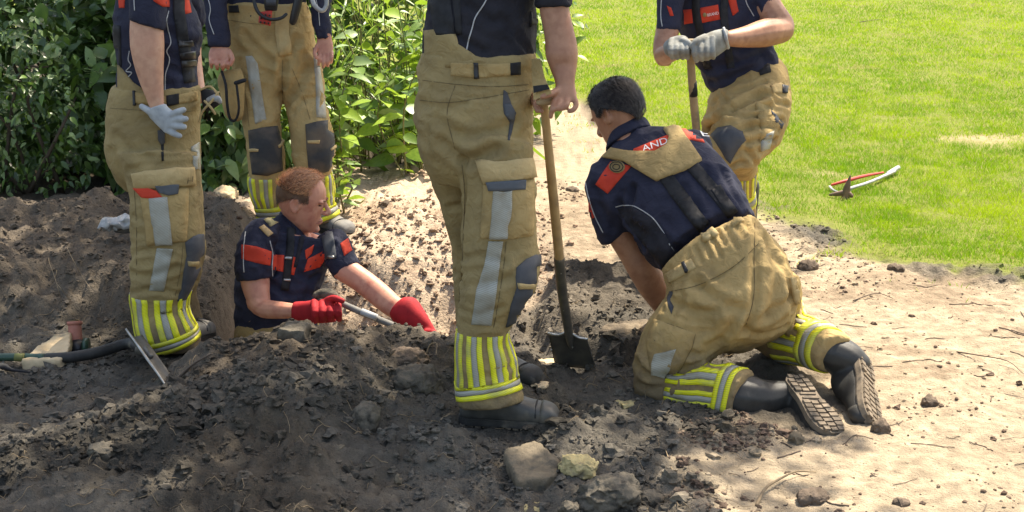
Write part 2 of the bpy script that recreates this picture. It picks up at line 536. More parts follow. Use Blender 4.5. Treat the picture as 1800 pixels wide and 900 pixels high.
class Skin:
    """a finished surface that patches can be laid on"""
    def __init__(self, V, F):
        self.V, self.F = V, F
        self.bvh = BVHTree.FromPolygons([tuple(v) for v in V], [tuple(int(i) for i in f) for f in F])
    def hit(self, x, y):
        d = Vector(ray(x, y)).normalized()
        loc, nor, idx, dist = self.bvh.ray_cast(Vector(CAM), d)
        return loc, nor, dist
def seg_dist(Vp, pts):
    best = np.full(len(Vp), 1e9)
    for a, b in zip(pts[:-1], pts[1:]):
        ab = b - a
        t = np.clip(((Vp - a) @ ab) / (ab @ ab + 1e-12), 0, 1)
        d = np.linalg.norm(Vp - a - t[:, None] * ab, axis=1)
        best = np.minimum(best, d)
    return best
def cloth(parts, voxel=0.008, smooth=4, amp=0.004, sc=(9, 9, 16), creases=(), rid=0.004, seed=0.0):
    V, F = fuse(parts, voxel, smooth)
    N = vnormals(V, F)
    q = V * np.array(sc) + seed
    q = q + 0.6 * np.column_stack([n3(q * 0.7 + 3), n3(q * 0.7 + 11), n3(q * 0.7 + 23)])
    msk = np.clip(n3(V * 4 + seed) + 0.5, 0, 1)
    d = 1.25 * amp * fbm(q, 3) + 2.0 * rid * (0.75 - (np.abs(n3(q * 1.3 + 31)) * 2) ** 0.62) * msk + 0.9 * rid * (0.6 - (np.abs(n3(q * 2.9 + 57)) * 2) ** 0.62) * np.clip(n3(V * 5 + seed + 7) + 0.35, 0, 1)
    if creases:
        sk = Skin(V, F)
        for pts, w, dep in creases:
            q3 = []
            for (x, y) in pts:
                l, nn, ds = sk.hit(x, y)
                if l is not None:
                    q3.append(np.array(l))
            if len(q3) > 1:
                q3 = cat_resample(q3, 4) if len(q3) > 2 else np.array(q3)
                dd = seg_dist(V, q3) / w
                prof = -np.exp(-1.15 * dd ** 1.35) + 0.55 * np.exp(-((dd - 1.7) / 0.8) ** 2)
                d = d + 1.45 * dep * prof
    V = V + N * d[:, None]
    return Skin(V, F)

def poly_cdt(poly, res):
    poly = np.asarray(poly, dtype=float)
    b = []
    for a, c in zip(poly, np.roll(poly, -1, axis=0)):
        k = max(1, int(np.linalg.norm(c - a) / res))
        for i in range(k):
            b.append(a + (c - a) * i / k)
    b = np.array(b)
    lo, hi = b.min(0), b.max(0)
    xs = np.arange(lo[0] + res * 0.5, hi[0], res)
    ys = np.arange(lo[1] + res * 0.5, hi[1], res)
    g = np.array([(x, y) for x in xs for y in ys]) if len(xs) and len(ys) else np.zeros((0, 2))
    keep = []
    for p in g:
        inside = False
        x, y = p
        for a, c in zip(b, np.roll(b, -1, axis=0)):
            if (a[1] > y) != (c[1] > y) and x < (c[0] - a[0]) * (y - a[1]) / (c[1] - a[1]) + a[0]:
                inside = not inside
        if inside and np.min(np.linalg.norm(b - p, axis=1)) > res * 0.45:
            keep.append(p)
    pts = [Vector(p) for p in b] + [Vector(p) for p in keep]
    v, e, f, *_ = delaunay_2d_cdt(pts, [], [list(range(len(b)))], 1, 1e-5)
    return np.array([(q.x, q.y) for q in v]), [tuple(q) for q in f]
def shell(V, N, F, off, thick):
    # raise a sheet off its surface and give it a rim
    V = np.asarray(V)
    top = V + N * off
    bot = V + N * (off - thick)
    n = len(V)
    cnt = {}
    for f in F:
        for a, b in zip(f, f[1:] + f[:1]):
            cnt[(a, b)] = 1
    Fo = [tuple(f) for f in F]
    for (a, b) in list(cnt):
        if (b, a) not in cnt:
            Fo.append((b, a, a + n, b + n))
    return np.vstack([top, bot]), Fo
def decal(name, sk, poly, m, parent, base, off=0.004, thick=0.006, res=7.0, puff=0.0):
    uv, F = poly_cdt(poly, res)
    V, N, ok, D = [], [], [], []
    for (x, y) in uv:
        l, nn, ds = sk.hit(x, y)
        if l is None:
            V.append((0, 0, 0)); N.append((0, 0, 1)); ok.append(False); D.append(0)
        else:
            V.append(tuple(l)); N.append(tuple(nn)); ok.append(True); D.append(ds)
    V, N = np.array(V), np.array(N)
    keep = []
    for f in F:
        if all(ok[i] for i in f):
            ds = [D[i] for i in f]
            if max(ds) - min(ds) < 0.07:
                keep.append(f)
    if not keep:
        return None
    par = {i: i for f in keep for i in f}
    def find(i):
        while par[i] != i:
            par[i] = par[par[i]]
            i = par[i]
        return i
    for f in keep:
        for i in f[1:]:
            par[find(i)] = find(f[0])
    cnt = {}
    for f in keep:
        cnt[find(f[0])] = cnt.get(find(f[0]), 0) + 1
    big = max(cnt, key=cnt.get)
    keep = [f for f in keep if find(f[0]) == big]
    used = sorted({i for f in keep for i in f})
    mp = {i: k for k, i in enumerate(used)}
    V, N = V[used], N[used]
    keep = [tuple(mp[i] for i in f) for f in keep]
    # even the normals out a little
    acc = N.copy()
    for f in keep:
        s = N[list(f)].sum(0)
        for i in f:
            acc[i] += s * 0.3
    N = acc / (np.linalg.norm(acc, axis=1)[:, None] + 1e-9)
    o_ = np.full(len(V), off)
    if puff:
        edge = set()
        cnt = {}
        for f in keep:
            for a, b in zip(f, f[1:] + f[:1]):
                cnt[(a, b)] = 1
        for (a, b) in cnt:
            if (b, a) not in cnt:
                edge.add(a); edge.add(b)
        ed = np.array(sorted(edge))
        dist = np.min(np.linalg.norm(V[:, None] - V[ed][None], axis=2), axis=1)
        o_ = off + puff * sstep(0, 0.03, dist)
    Vs, Fs = shell(V, N, keep, o_[:, None], thick)
    o = link(name, Vs, Fs, m, parent, base)
    fix_normals(o)
    return o
def wrap(name, sk, axis, t0, t1, a0, a1, m, parent, base, off=0.004, thick=0.006, nt=6, na=4, ref=(0, -1, 0), reach=0.3):
    # a strip that goes round a limb: axis (list of 3D points), t along it, angle about it from the side facing ref
    axis = [np.asarray(a, dtype=float) for a in axis]
    ln = np.cumsum([0] + [np.linalg.norm(b - a) for a, b in zip(axis[:-1], axis[1:])])
    def at(t):
        s = t * ln[-1]
        i = min(max(int(np.searchsorted(ln, s)) - 1, 0), len(axis) - 2)
        f = (s - ln[i]) / (ln[i + 1] - ln[i])
        return axis[i] + (axis[i + 1] - axis[i]) * f, (axis[i + 1] - axis[i]) / np.linalg.norm(axis[i + 1] - axis[i])
    V, N, ok = [], [], []
    for i in range(nt + 1):
        for j in range(na + 1):
            t = t0 + (t1 - t0) * i / nt
            tt = t[j] if hasattr(t, '__len__') else t
            a = math.radians(a0 + (a1 - a0) * j / na)
            p, d = at(tt)
            u = np.asarray(ref, dtype=float)
            u = u - d * (u @ d)
            u /= np.linalg.norm(u)
            w = np.cross(d, u)
            dr = u * math.cos(a) + w * math.sin(a)
            loc, nor, idx, ds = sk.bvh.ray_cast(Vector(p), Vector(dr))
            if loc is None or ds > reach:
                V.append(p); N.append(dr); ok.append(False)
            else:
                nn = np.array(nor)
                if nn @ dr < 0:
                    nn = -nn
                V.append(np.array(loc)); N.append(nn); ok.append(True)
    F = []
    for i in range(nt):
        for j in range(na):
            q = (i * (na + 1) + j, i * (na + 1) + j + 1, (i + 1) * (na + 1) + j + 1, (i + 1) * (na + 1) + j)
            if all(ok[k] for k in q):
                F.append(q)
    if not F:
        return None
    Vs, Fs = shell(np.array(V), np.array(N), F, off, thick)
    used = sorted({i for f in Fs for i in f})
    mp = {i: k for k, i in enumerate(used)}
    o = link(name, Vs[used], [tuple(mp[i] for i in f) for f in Fs], m, parent, base)
    fix_normals(o)
    return o
def strip_px(pts, w):
    # widen a pixel polyline into a polygon
    pts = np.asarray(pts, dtype=float)
    t = np.gradient(pts, axis=0)
    t /= np.linalg.norm(t, axis=1)[:, None]
    nrm = np.column_stack([-t[:, 1], t[:, 0]])
    w = np.asarray(w, dtype=float)
    w = w[:, None] if w.ndim else w
    return np.vstack([pts + nrm * w / 2, (pts - nrm * w / 2)[::-1]])
def text_on(name, sk, body, quad, m, parent, base, off=0.007):
    # lettering laid on a surface; quad = pixel corners (bottom-left, bottom-right, top-right, top-left)
    cu = bpy.data.curves.new('t', 'FONT')
    cu.body = body
    cu.size = 1.0
    o = bpy.data.objects.new('t', cu)
    C.objects.link(o)
    dg = bpy.context.evaluated_depsgraph_get()
    me = bpy.data.meshes.new_from_object(o.evaluated_get(dg))
    V = np.array([tuple(v.co) for v in me.vertices])
    F = [tuple(p.vertices) for p in me.polygons]
    bpy.data.objects.remove(o)
    lo, hi = V.min(0), V.max(0)
    uv = (V[:, :2] - lo[:2]) / (hi[:2] - lo[:2])
    q = np.asarray(quad, dtype=float)
    px = ((1 - uv[:, :1]) * (1 - uv[:, 1:]) * q[0] + uv[:, :1] * (1 - uv[:, 1:]) * q[1] + uv[:, :1] * uv[:, 1:] * q[2] + (1 - uv[:, :1]) * uv[:, 1:] * q[3])
    W, ok = [], []
    for x, y in px:
        l, nn, ds = sk.hit(x, y)
        ok.append(l is not None)
        W.append(np.array(l) + np.array(nn) * off if l is not None else np.zeros(3))
    F = [f for f in F if all(ok[i] for i in f)]
    if F:
        return link(name, np.array(W), F, m, parent, base, smooth=False)

# ================================================================== TERRAIN
def poly_w(pts):
    return np.array([G(*p)[:2] for p in pts])
def sdist(poly, X, Y):
    # signed distance, positive inside
    best = np.full(X.shape, 1e9)
    ins = np.zeros(X.shape, dtype=bool)
    n = len(poly)
    for i in range(n):
        a, b = poly[i], poly[(i + 1) % n]
        ab = b - a
        t = np.clip(((X - a[0]) * ab[0] + (Y - a[1]) * ab[1]) / (ab @ ab + 1e-12), 0, 1)
        best = np.minimum(best, np.hypot(X - a[0] - t * ab[0], Y - a[1] - t * ab[1]))
        cond = (a[1] > Y) != (b[1] > Y)
        with np.errstate(divide='ignore', invalid='ignore'):
            xi = (b[0] - a[0]) * (Y - a[1]) / (b[1] - a[1]) + a[0]
        ins ^= cond & (X < xi)
    return np.where(ins, best, -best)

ctrl_px = [(1750, 880, 0), (1500, 880, 0), (1250, 890, 0.01), (1750, 700, 0), (1600, 600, 0), (1750, 520, 0), (1400, 500, 0.0),
           (60, 880, 0.03), (300, 880, 0.01), (600, 880, 0.0), (900, 880, -0.02), (1080, 890, 0.01),
           (560, 720, 0.12), (450, 650, 0.19), (540, 598, 0.15), (700, 602, 0.125), (400, 604, 0.11), (640, 650, 0.115), (480, 790, 0.05), (640, 770, 0.015), (700, 720, 0.04), (330, 650, 0.03), (500, 860, 0.02),
           (300, 690, 0.0), (150, 720, -0.05), (50, 650, -0.07), (200, 625, -0.07), (330, 612, -0.05), (20, 610, -0.05),
           (800, 748, 0.005), (895, 752, 0.005), (985, 748, 0.0), (925, 674, 0.0), (800, 660, 0.05), (730, 760, 0.02),
           (1010, 646, -0.03), (1080, 680, 0.0), (1140, 705, 0.0), (1300, 742, 0.0), (1480, 758, 0.0), (1540, 742, 0.0), (1330, 650, 0.0),
           (1000, 300, 0.02), (1000, 220, 0.0), (1060, 470, 0.03), (1200, 450, 0.02),
           (700, 380, 0.13), (640, 335, 0.12), (780, 410, 0.08), (480, 420, 0.05), (600, 424, 0.05), (560, 400, 0.06), (880, 440, 0.03), (400, 385, 0.08),
           (50, 385, 0.03), (230, 390, 0.03), (330, 400, 0.04), (100, 355, 0.02), (-100, 385, 0.02), (50, 335, 0.0), (250, 335, 0.02)]
ctrl = np.array([G(*p) for p in ctrl_px] + [(-8, 14, 0.0), (0, 14, 0), (9, 14, 0), (4, 9, 0), (-5, 3, 0), (5, 3, 0), (0, 1, 0), (-6, 7.5, 0.0), (0, 30, 0), (20, 30, 0), (-20, 30, 0)])
def tps_k(r2):
    return np.where(r2 > 1e-12, r2 * np.log(r2 + 1e-12), 0)
_n = len(ctrl)
_d2 = ((ctrl[:, None, :2] - ctrl[None, :, :2]) ** 2).sum(-1)
_A = np.zeros((_n + 3, _n + 3))
_A[:_n, :_n] = tps_k(_d2) + np.eye(_n) * 0.006
_A[:_n, _n] = 1
_A[:_n, _n + 1:] = ctrl[:, :2]
_A[_n:, :_n] = _A[:_n, _n:].T
_w = np.linalg.solve(_A, np.concatenate([ctrl[:, 2], [0, 0, 0]]))

HOLE = poly_w([(335, 576, 0.05), (450, 584, 0.1), (600, 586, 0.1), (760, 590, 0.09), (870, 596, 0.05), (915, 560, 0.02), (952, 500, 0.03), (955, 455, 0.03), (850, 440, 0.05),
               (700, 437, 0.06), (560, 430, 0.05), (440, 418, 0.08), (405, 440, 0.1), (358, 520, 0.05)])
BLOCK = poly_w([(958, 606, 0.06), (1020, 600, 0.06), (1100, 606, 0.06), (1170, 590, 0.06), (1200, 520, 0.06), (1150, 478, 0.06), (1000, 480, 0.06), (962, 510, 0.06)])
BANK = poly_w([(-260, 470, 0.1), (0, 480, 0.1), (120, 478, 0.1), (230, 482, 0.1), (330, 470, 0.12), (385, 440, 0.12), (400, 390, 0.12), (320, 378, 0.12), (-260, 372, 0.12)])
SAND = poly_w([(1110, 960), (1180, 820), (1300, 775), (1430, 735), (1390, 640), (1300, 560), (1130, 500), (950, 480), (930, 300), (950, 150), (1060, 140), (1070, 225), (1340, 385), (1500, 450), (1850, 520), (2300, 700), (2300, 960)])
LAWN = np.vstack([poly_w([(900, 165), (985, 168), (1045, 196), (1200, 290), (1340, 362), (1450, 425), (1560, 462), (1700, 478), (1830, 500), (2300, 600)]),
                  [(16, 5), (60, 60), (-60, 60), (-1.5, 14)]])
TANM = poly_w([(470, 580, 0.0), (452, 430, 0.1), (400, 385, 0.1), (480, 290, 0.1), (900, 270, 0.1), (980, 300, 0.0), (985, 480, 0.0), (930, 560, 0.0), (800, 600, 0), (600, 600, 0)])

bare = [(G(1735, 245)[:2], 0.36, 0.2), (G(1560, 208)[:2], 0.15, 0.1), (G(1440, 305)[:2], 0.14, 0.08)]
def base_height(X, Y):
    s = X.shape
    x, y = X.ravel(), Y.ravel()
    out = np.empty(len(x))
    for i in range(0, len(x), 40000):
        xs, ys = x[i:i + 40000], y[i:i + 40000]
        r2 = (xs[:, None] - ctrl[:, 0]) ** 2 + (ys[:, None] - ctrl[:, 1]) ** 2
        out[i:i + 40000] = tps_k(r2) @ _w[:_n] + _w[_n] + _w[_n + 1] * xs + _w[_n + 2] * ys
    out = np.clip(out, -0.2, 0.35).reshape(s)
    far = sstep(9, 13, Y) + sstep(3.2, 5, np.abs(X)) * (1 - sstep(9, 13, Y))
    return out * (1 - np.clip(far, 0, 1))
def masks(X, Y):
    p = np.stack([X, Y, np.zeros_like(X)], -1)
    w = 0.10 * fbm(p * 3.1, 3) + 0.035 * n3(p * 17)
    sand = sstep(-0.10, 0.12, sdist(SAND, X, Y) + w * 1.2)
    lawn = sstep(-0.10, 0.12, sdist(LAWN, X, Y) + w * 1.6)
    tan = sstep(-0.12, 0.15, sdist(TANM, X, Y) + w)
    return sand, lawn, tan
def height(X, Y, fine=True):
    X, Y = np.asarray(X, dtype=float), np.asarray(Y, dtype=float)
    h = base_height(X, Y)
    p = np.stack([X, Y, np.zeros_like(X)], -1)
    w = 0.05 * fbm(p * 4.7 + 5, 3)
    sb = sdist(BANK, X, Y) + w
    h = h + 0.16 * sstep(-0.26, 0.04, sb) + 0.05 * n3(p * np.array([7, 3, 1]) + 60) * sstep(-0.4, -0.1, sb) * (1 - sstep(0.0, 0.2, sb))
    h = h + 0.105 * sstep(-0.05, 0.05, sdist(BLOCK, X, Y) + w * 0.7)
    sh = sdist(HOLE, X, Y) + w * 0.6
    wid = 0.16 + 0.55 * sstep(5.35, 6.0, Y) * sstep(-1.15, -0.8, X)
    h = h - 0.62 * sstep(0.0, 1.0, sh / wid)
    if fine:
        sand, lawn, tan = masks(X, Y)
        rough = np.clip(1 - 0.78 * sand - 0.8 * lawn - 0.35 * tan, 0.1, 1)
        # stand areas trodden flat
        lump = 0.042 * fbm(p * 5.5, 2) + 0.030 * (0.5 - np.abs(n3(p * 13 + 3))) + 0.020 * (0.5 - np.abs(n3(p * 29 + 9))) + 0.011 * n3(p * 55) + 0.006 * n3(p * 100)
        calm = np.exp(-((X + 0.05) ** 2 + (Y - 4.25) ** 2) / 0.04) + np.exp(-((X + 1.2) ** 2 + (Y - 5.1) ** 2) / 0.05) + np.exp(-((X - 0.75) ** 2 + (Y - 4.4) ** 2) / 0.12) + np.exp(-((X + 1.6) ** 2 + (Y - 5.1) ** 2) / 0.08)
        h = h + lump * rough * (1 - 0.7 * np.clip(calm, 0, 1))
    return h
def hz(x, y):
    return float(height(np.array([[x]]), np.array([[y]]))[0, 0])

def graded(lo, hi, step, far_lo, far_hi):
    a = list(np.arange(lo, hi, step))
    s, v, right = step, hi, []
    while v < far_hi:
        right.append(v); s *= 1.10; v += s
    right.append(far_hi)
    s, v, left = step, lo, []
    while v > far_lo:
        s *= 1.10; v -= s; left.append(max(v, far_lo))
    return np.array(left[::-1] + a + right)
gx = graded(-2.3, 2.3, 0.0125, -70, 70)
gy = graded(3.3, 6.7, 0.0125, -6, 120)
GX, GY = np.meshgrid(gx, gy)
GZ = height(GX, GY)
V = np.column_stack([GX.ravel(), GY.ravel(), GZ.ravel()])
nx, ny = len(gx), len(gy)
ii = (np.arange(ny - 1)[:, None] * nx + np.arange(nx - 1)[None, :]).ravel()
FQ = np.column_stack([ii, ii + 1, ii + nx + 1, ii + nx])
def fast_mesh(name, V, F, smooth=True):
    me = bpy.data.meshes.new(name)
    k = F.shape[1]
    me.vertices.add(len(V))
    me.vertices.foreach_set('co', np.ascontiguousarray(V, dtype=np.float32).ravel())
    me.loops.add(F.size)
    me.loops.foreach_set('vertex_index', np.ascontiguousarray(F, dtype=np.int32).ravel())
    me.polygons.add(len(F))
    me.polygons.foreach_set('loop_start', np.arange(0, F.size, k, dtype=np.int32))
    me.polygons.foreach_set('loop_total', np.full(len(F), k, dtype=np.int32))
    me.polygons.foreach_set('use_smooth', np.full(len(F), smooth))
    me.update(calc_edges=True)
    return me
def set_col(me, name, col):
    a = me.color_attributes.new(name, 'FLOAT_COLOR', 'POINT')
    a.data.foreach_set('color', np.ascontiguousarray(np.column_stack([col, np.ones(len(col))]), dtype=np.float32).ravel())
def soil_colour(X, Y):
    sand, lawn, tan = masks(X, Y)
    p = np.stack([X, Y, np.zeros_like(X)], -1)
    dark = np.array([0.124, 0.111, 0.093])
    c = np.broadcast_to(dark, X.shape + (3,)).copy()
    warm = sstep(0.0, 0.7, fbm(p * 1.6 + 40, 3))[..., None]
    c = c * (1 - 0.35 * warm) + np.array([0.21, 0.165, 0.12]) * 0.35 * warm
    damp = sstep(-0.35, 0.55, fbm(p * 2.6 + 140, 4))[..., None]
    c = c * (1.12 - 0.52 * damp)
    rim = np.exp(-((X + 0.75) / 0.55) ** 2 - ((Y - 4.6) / 0.28) ** 2)[..., None] * (0.4 + 0.6 * warm)  # sandy zone by the hole's edge, sunlit warmth put into its colour
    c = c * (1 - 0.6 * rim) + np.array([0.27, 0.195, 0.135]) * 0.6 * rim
    bank = sstep(-0.5, 0.1, sdist(BANK, X, Y))[..., None]
    c = c * (1 - bank) + np.array([0.15, 0.122, 0.095]) * bank
    t = tan[..., None]
    red = sstep(-0.1, 0.6, fbm(p * 7 + 70, 3))[..., None]
    c = c * (1 - t) + (np.array([0.57, 0.44, 0.32]) * (1 - 0.4 * red) + np.array([0.36, 0.23, 0.155]) * 0.4 * red) * t
    s = sand[..., None]
    tr = sstep(0.1, 0.75, fbm(p * np.array([2.2, 6, 1]) + 90, 4))[..., None]
    c = c * (1 - s) + (np.array([0.45, 0.36, 0.255]) * (1 - 0.6 * tr) + np.array([0.29, 0.21, 0.145]) * 0.6 * tr) * (0.9 + 0.22 * n3(p * 31)[..., None]) * s
    l = lawn[..., None]
    c = c * (1 - l) + np.array([0.20, 0.22, 0.055]) * l
    for bc, ba, bb in bare:
        q = ((X - bc[0]) / ba) ** 2 + ((Y - bc[1]) / bb) ** 2 + 0.5 * fbm(p * 5, 2)
        e = 0.85 * np.exp(-np.clip(q, 0, 9) ** 2)[..., None]
        c = c * (1 - e) + np.array([0.40, 0.32, 0.19]) * e
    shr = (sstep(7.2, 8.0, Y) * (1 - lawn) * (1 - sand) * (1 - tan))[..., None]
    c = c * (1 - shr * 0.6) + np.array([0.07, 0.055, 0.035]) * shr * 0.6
    return c
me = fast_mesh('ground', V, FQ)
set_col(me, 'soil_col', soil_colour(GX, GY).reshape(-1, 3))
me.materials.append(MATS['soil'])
ground = bpy.data.objects.new('ground', me)
C.objects.link(ground)
ground['kind'] = 'structure'
ground['label'] = 'dug earth, trodden sand and lawn soil'

# ------------------------------------------------------------------ crumbs of soil
def lump_shape(seed, sub=1, rough=0.35, flat=0.75):
    bm = bmesh.new()
    bmesh.ops.create_icosphere(bm, subdivisions=sub, radius=1.0)
    Vv = np.array([tuple(v.co) for v in bm.verts])
    Ff = np.array([[v.index for v in f.verts] for f in bm.faces])
    bm.free()
    r = 1 + rough * fbm(Vv * 1.7 + seed * 9.1, 3)
    Vv = Vv * r[:, None]
    Vv[:, 2] *= flat
    return Vv, Ff
LUMPS = [lump_shape(i) for i in range(10)]
LUMPS2 = [lump_shape(i + 20, 2, 0.75) for i in range(10)]
def scatter_lumps(name, X, Y, S, col, label, dark=0.85, sink=0.25):
    Z = height(X, Y)
    Vs, Fs, Cs, o = [], [], [], 0
    r = np.random.default_rng(len(X))
    for i in range(len(X)):
        lv, lf = (LUMPS if S[i] < 0.011 else LUMPS2)[i % len(LUMPS)]
        a = r.random() * 6.283
        ca, sa = math.cos(a), math.sin(a)
        q = lv * (np.array([1, 0.7 + 0.5 * r.random(), 0.6 + 0.5 * r.random()]) * S[i])
        q = np.column_stack([q[:, 0] * ca - q[:, 1] * sa, q[:, 0] * sa + q[:, 1] * ca, q[:, 2]])
        Vs.append(q + (X[i], Y[i], Z[i] + S[i] * (0.45 - sink)))
        Fs.append(lf + o)
        Cs.append(np.broadcast_to(col[i] * (0.75 + 0.5 * r.random()), (len(lv), 3)))
        o += len(lv)
    me = fast_mesh(name, np.concatenate(Vs), np.concatenate(Fs), smooth=False)
    set_col(me, 'soil_col', np.concatenate(Cs))
    me.materials.append(MATS['crumb'])
    ob = bpy.data.objects.new(name, me)
    C.objects.link(ob)
    ob['kind'] = 'stuff'
    ob['label'] = label
    return ob
r_ = np.random.default_rng(21)
def sized(n, lo, hi, pw):
    u = r_.random(n)
    return (lo ** (1 - pw) + u * (hi ** (1 - pw) - lo ** (1 - pw))) ** (1 / (1 - pw))
# dark crumbs over the spoil heap and the bank
n = 50000
Yc = 3.3 + (r_.random(n) ** 1.3) * 4.0
Xc = (r_.random(n) - 0.5) * 2 * (0.40 * Yc + 0.15)
sa_, la_, ta_ = masks(Xc, Yc)
hole_in = sdist(HOLE, Xc, Yc) > 0.03
clump = fbm(np.column_stack([Xc, Yc, 0 * Xc]) * 2.3 + 8, 3)
keep = (r_.random(n) < (1 - sa_) * (1 - la_) * (1 - 0.8 * ta_) * sstep(-0.7, 0.5, clump)) & ~hole_in
Xc, Yc = Xc[keep], Yc[keep]
Sc = sized(len(Xc), 0.0026, 0.022, 2.7)
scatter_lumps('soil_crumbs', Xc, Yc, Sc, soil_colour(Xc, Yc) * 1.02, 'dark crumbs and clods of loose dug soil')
# broken clods heaped on the spoil
n = 2600
Yc = 3.35 + r_.random(n) * 1.6
Xc = -0.42 * Yc + r_.random(n) * 0.60 * Yc
sa_, la_, ta_ = masks(Xc, Yc)
clump = fbm(np.column_stack([Xc, Yc, 0 * Xc]) * 2.9 + 200, 3)
keep = (r_.random(n) < (1 - sa_) * sstep(0.0, 0.8, clump)) & (sdist(HOLE, Xc, Yc) < -0.04)
keep &= ((Xc + 0.05) ** 2 + (Yc - 4.25) ** 2 > 0.05) & ((Xc + 1.3) ** 2 + (Yc - 4.95) ** 2 > 0.12)
Xc, Yc = Xc[keep], Yc[keep]
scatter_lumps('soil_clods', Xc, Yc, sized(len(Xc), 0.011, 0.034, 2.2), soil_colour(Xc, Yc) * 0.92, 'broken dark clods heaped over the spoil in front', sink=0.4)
# pale lumps over the sunlit spoil behind the hole
n = 9000
Yc = 5.6 + r_.random(n) * 2.2
Xc = -1.5 + r_.random(n) * 1.9
sa_, la_, ta_ = masks(Xc, Yc)
clump = fbm(np.column_stack([Xc, Yc, 0 * Xc]) * 2.3 + 8, 3)
keep = (r_.random(n) < ta_ * sstep(-0.5, 0.7, clump))
Xc, Yc = Xc[keep], Yc[keep]
cc = np.where((r_.random(len(Xc)) < 0.22)[:, None], np.array([0.16, 0.105, 0.075]), np.array([0.38, 0.27, 0.19]))
scatter_lumps('spoil_crumbs', Xc, Yc, sized(len(Xc), 0.003, 0.02, 2.2), cc, 'pale and reddish crumbs on the sunlit spoil')
# dark crumbs strewn over the sand
n = 11000
Yc = 3.4 + r_.random(n) * 4.5
Xc = 0.2 + r_.random(n) * 2.7
sa_, la_, ta_ = masks(Xc, Yc)
clump = fbm(np.column_stack([Xc, Yc, 0 * Xc]) * 1.5 + 80, 3)
keep = (r_.random(n) < sa_ * (0.15 + 0.85 * sstep(0.0, 0.8, clump)))
Xc, Yc = Xc[keep], Yc[keep]
cc = np.where((r_.random(len(Xc)) < 0.55)[:, None], np.array([0.17, 0.12, 0.09]), np.array([0.40, 0.31, 0.22]))
scatter_lumps('sand_crumbs', Xc, Yc, sized(len(Xc), 0.0032, 0.013, 2.9), cc, 'small dark crumbs strewn over the pale sand')

# broken soil along the ragged edge of the sand
n = 16000
Yc = 3.3 + r_.random(n) * 2.2
Xc = 0.1 + r_.random(n) * 1.3
sd = sdist(SAND, Xc, Yc)
clump = fbm(np.column_stack([Xc, Yc, 0 * Xc]) * 3.1 + 55, 3)
keep = (np.abs(sd) < 0.22) & (r_.random(n) < sstep(0.0, 0.7, clump) * np.exp(-(sd / 0.13) ** 2))
Xc, Yc = Xc[keep], Yc[keep]
cc = np.where((r_.random(len(Xc)) < 0.6)[:, None], np.array([0.15, 0.105, 0.08]), np.array([0.27, 0.20, 0.145]))
scatter_lumps('edge_crumbs', Xc, Yc, sized(len(Xc), 0.004, 0.02, 2.4), cc, 'reddish brown broken soil along the sand edge')
# ------------------------------------------------------------------ rootlets and straw in the loose soil
parts = []
for k in range(420):
    if k < 360:
        y0 = 3.4 + random.random() ** 1.2 * 2.0
        x0 = random.uniform(-0.42, 0.18) * y0
    elif k < 440:
        y0 = random.uniform(5.3, 6.4); x0 = random.uniform(-2.3, -1.25)
    else:
        y0 = random.uniform(3.4, 5.5); x0 = random.uniform(0.35, 0.42) * y0 * random.uniform(0.5, 1.0)
    a = random.random() * 6.28
    L_ = random.uniform(0.02, 0.09)
    pts = []
    for i in range(5):
        pts.append((x0, y0))
        a += random.uniform(-0.6, 0.6)
        x0 += math.cos(a) * L_ / 4
        y0 += math.sin(a) * L_ / 4
    pts = np.array(pts)
    zz = height(pts[:, 0], pts[:, 1]) + 0.003 + np.array([0, 0.006, 0.012, 0.005, 0]) * random.random()
    parts.append(tube3(np.column_stack([pts, zz]), random.uniform(0.0006, 0.0014), 4, False))
Vr, Fr = join(parts)
ob = link('rootlets', Vr, Fr, 'root')
ob['kind'] = 'stuff'
ob['label'] = 'fine pale rootlets and straw lying in the soil'

parts = []
for k in range(105):
    y0 = random.uniform(3.5, 7.2)
    x0 = random.uniform(0.16, 0.40) * y0
    if sdist(SAND, np.array([x0]), np.array([y0]))[0] < 0.03:
        continue
    a = random.gauss(0.2, 0.6)
    L_ = random.uniform(0.03, 0.13)
    pts = np.array([(x0 + math.cos(a) * L_ * t, y0 + math.sin(a) * L_ * t + 0.012 * math.sin(t * 3 + k)) for t in np.linspace(0, 1, 5)])
    zz = height(pts[:, 0], pts[:, 1]) + 0.002
    parts.append(tube3(np.column_stack([pts, zz]), random.uniform(0.0008, 0.0022), 4, False))
ob = link('twig_litter', *join(parts), 'twig')
ob['kind'] = 'stuff'
ob['label'] = 'thin dark twigs and stalks strewn over the sand'

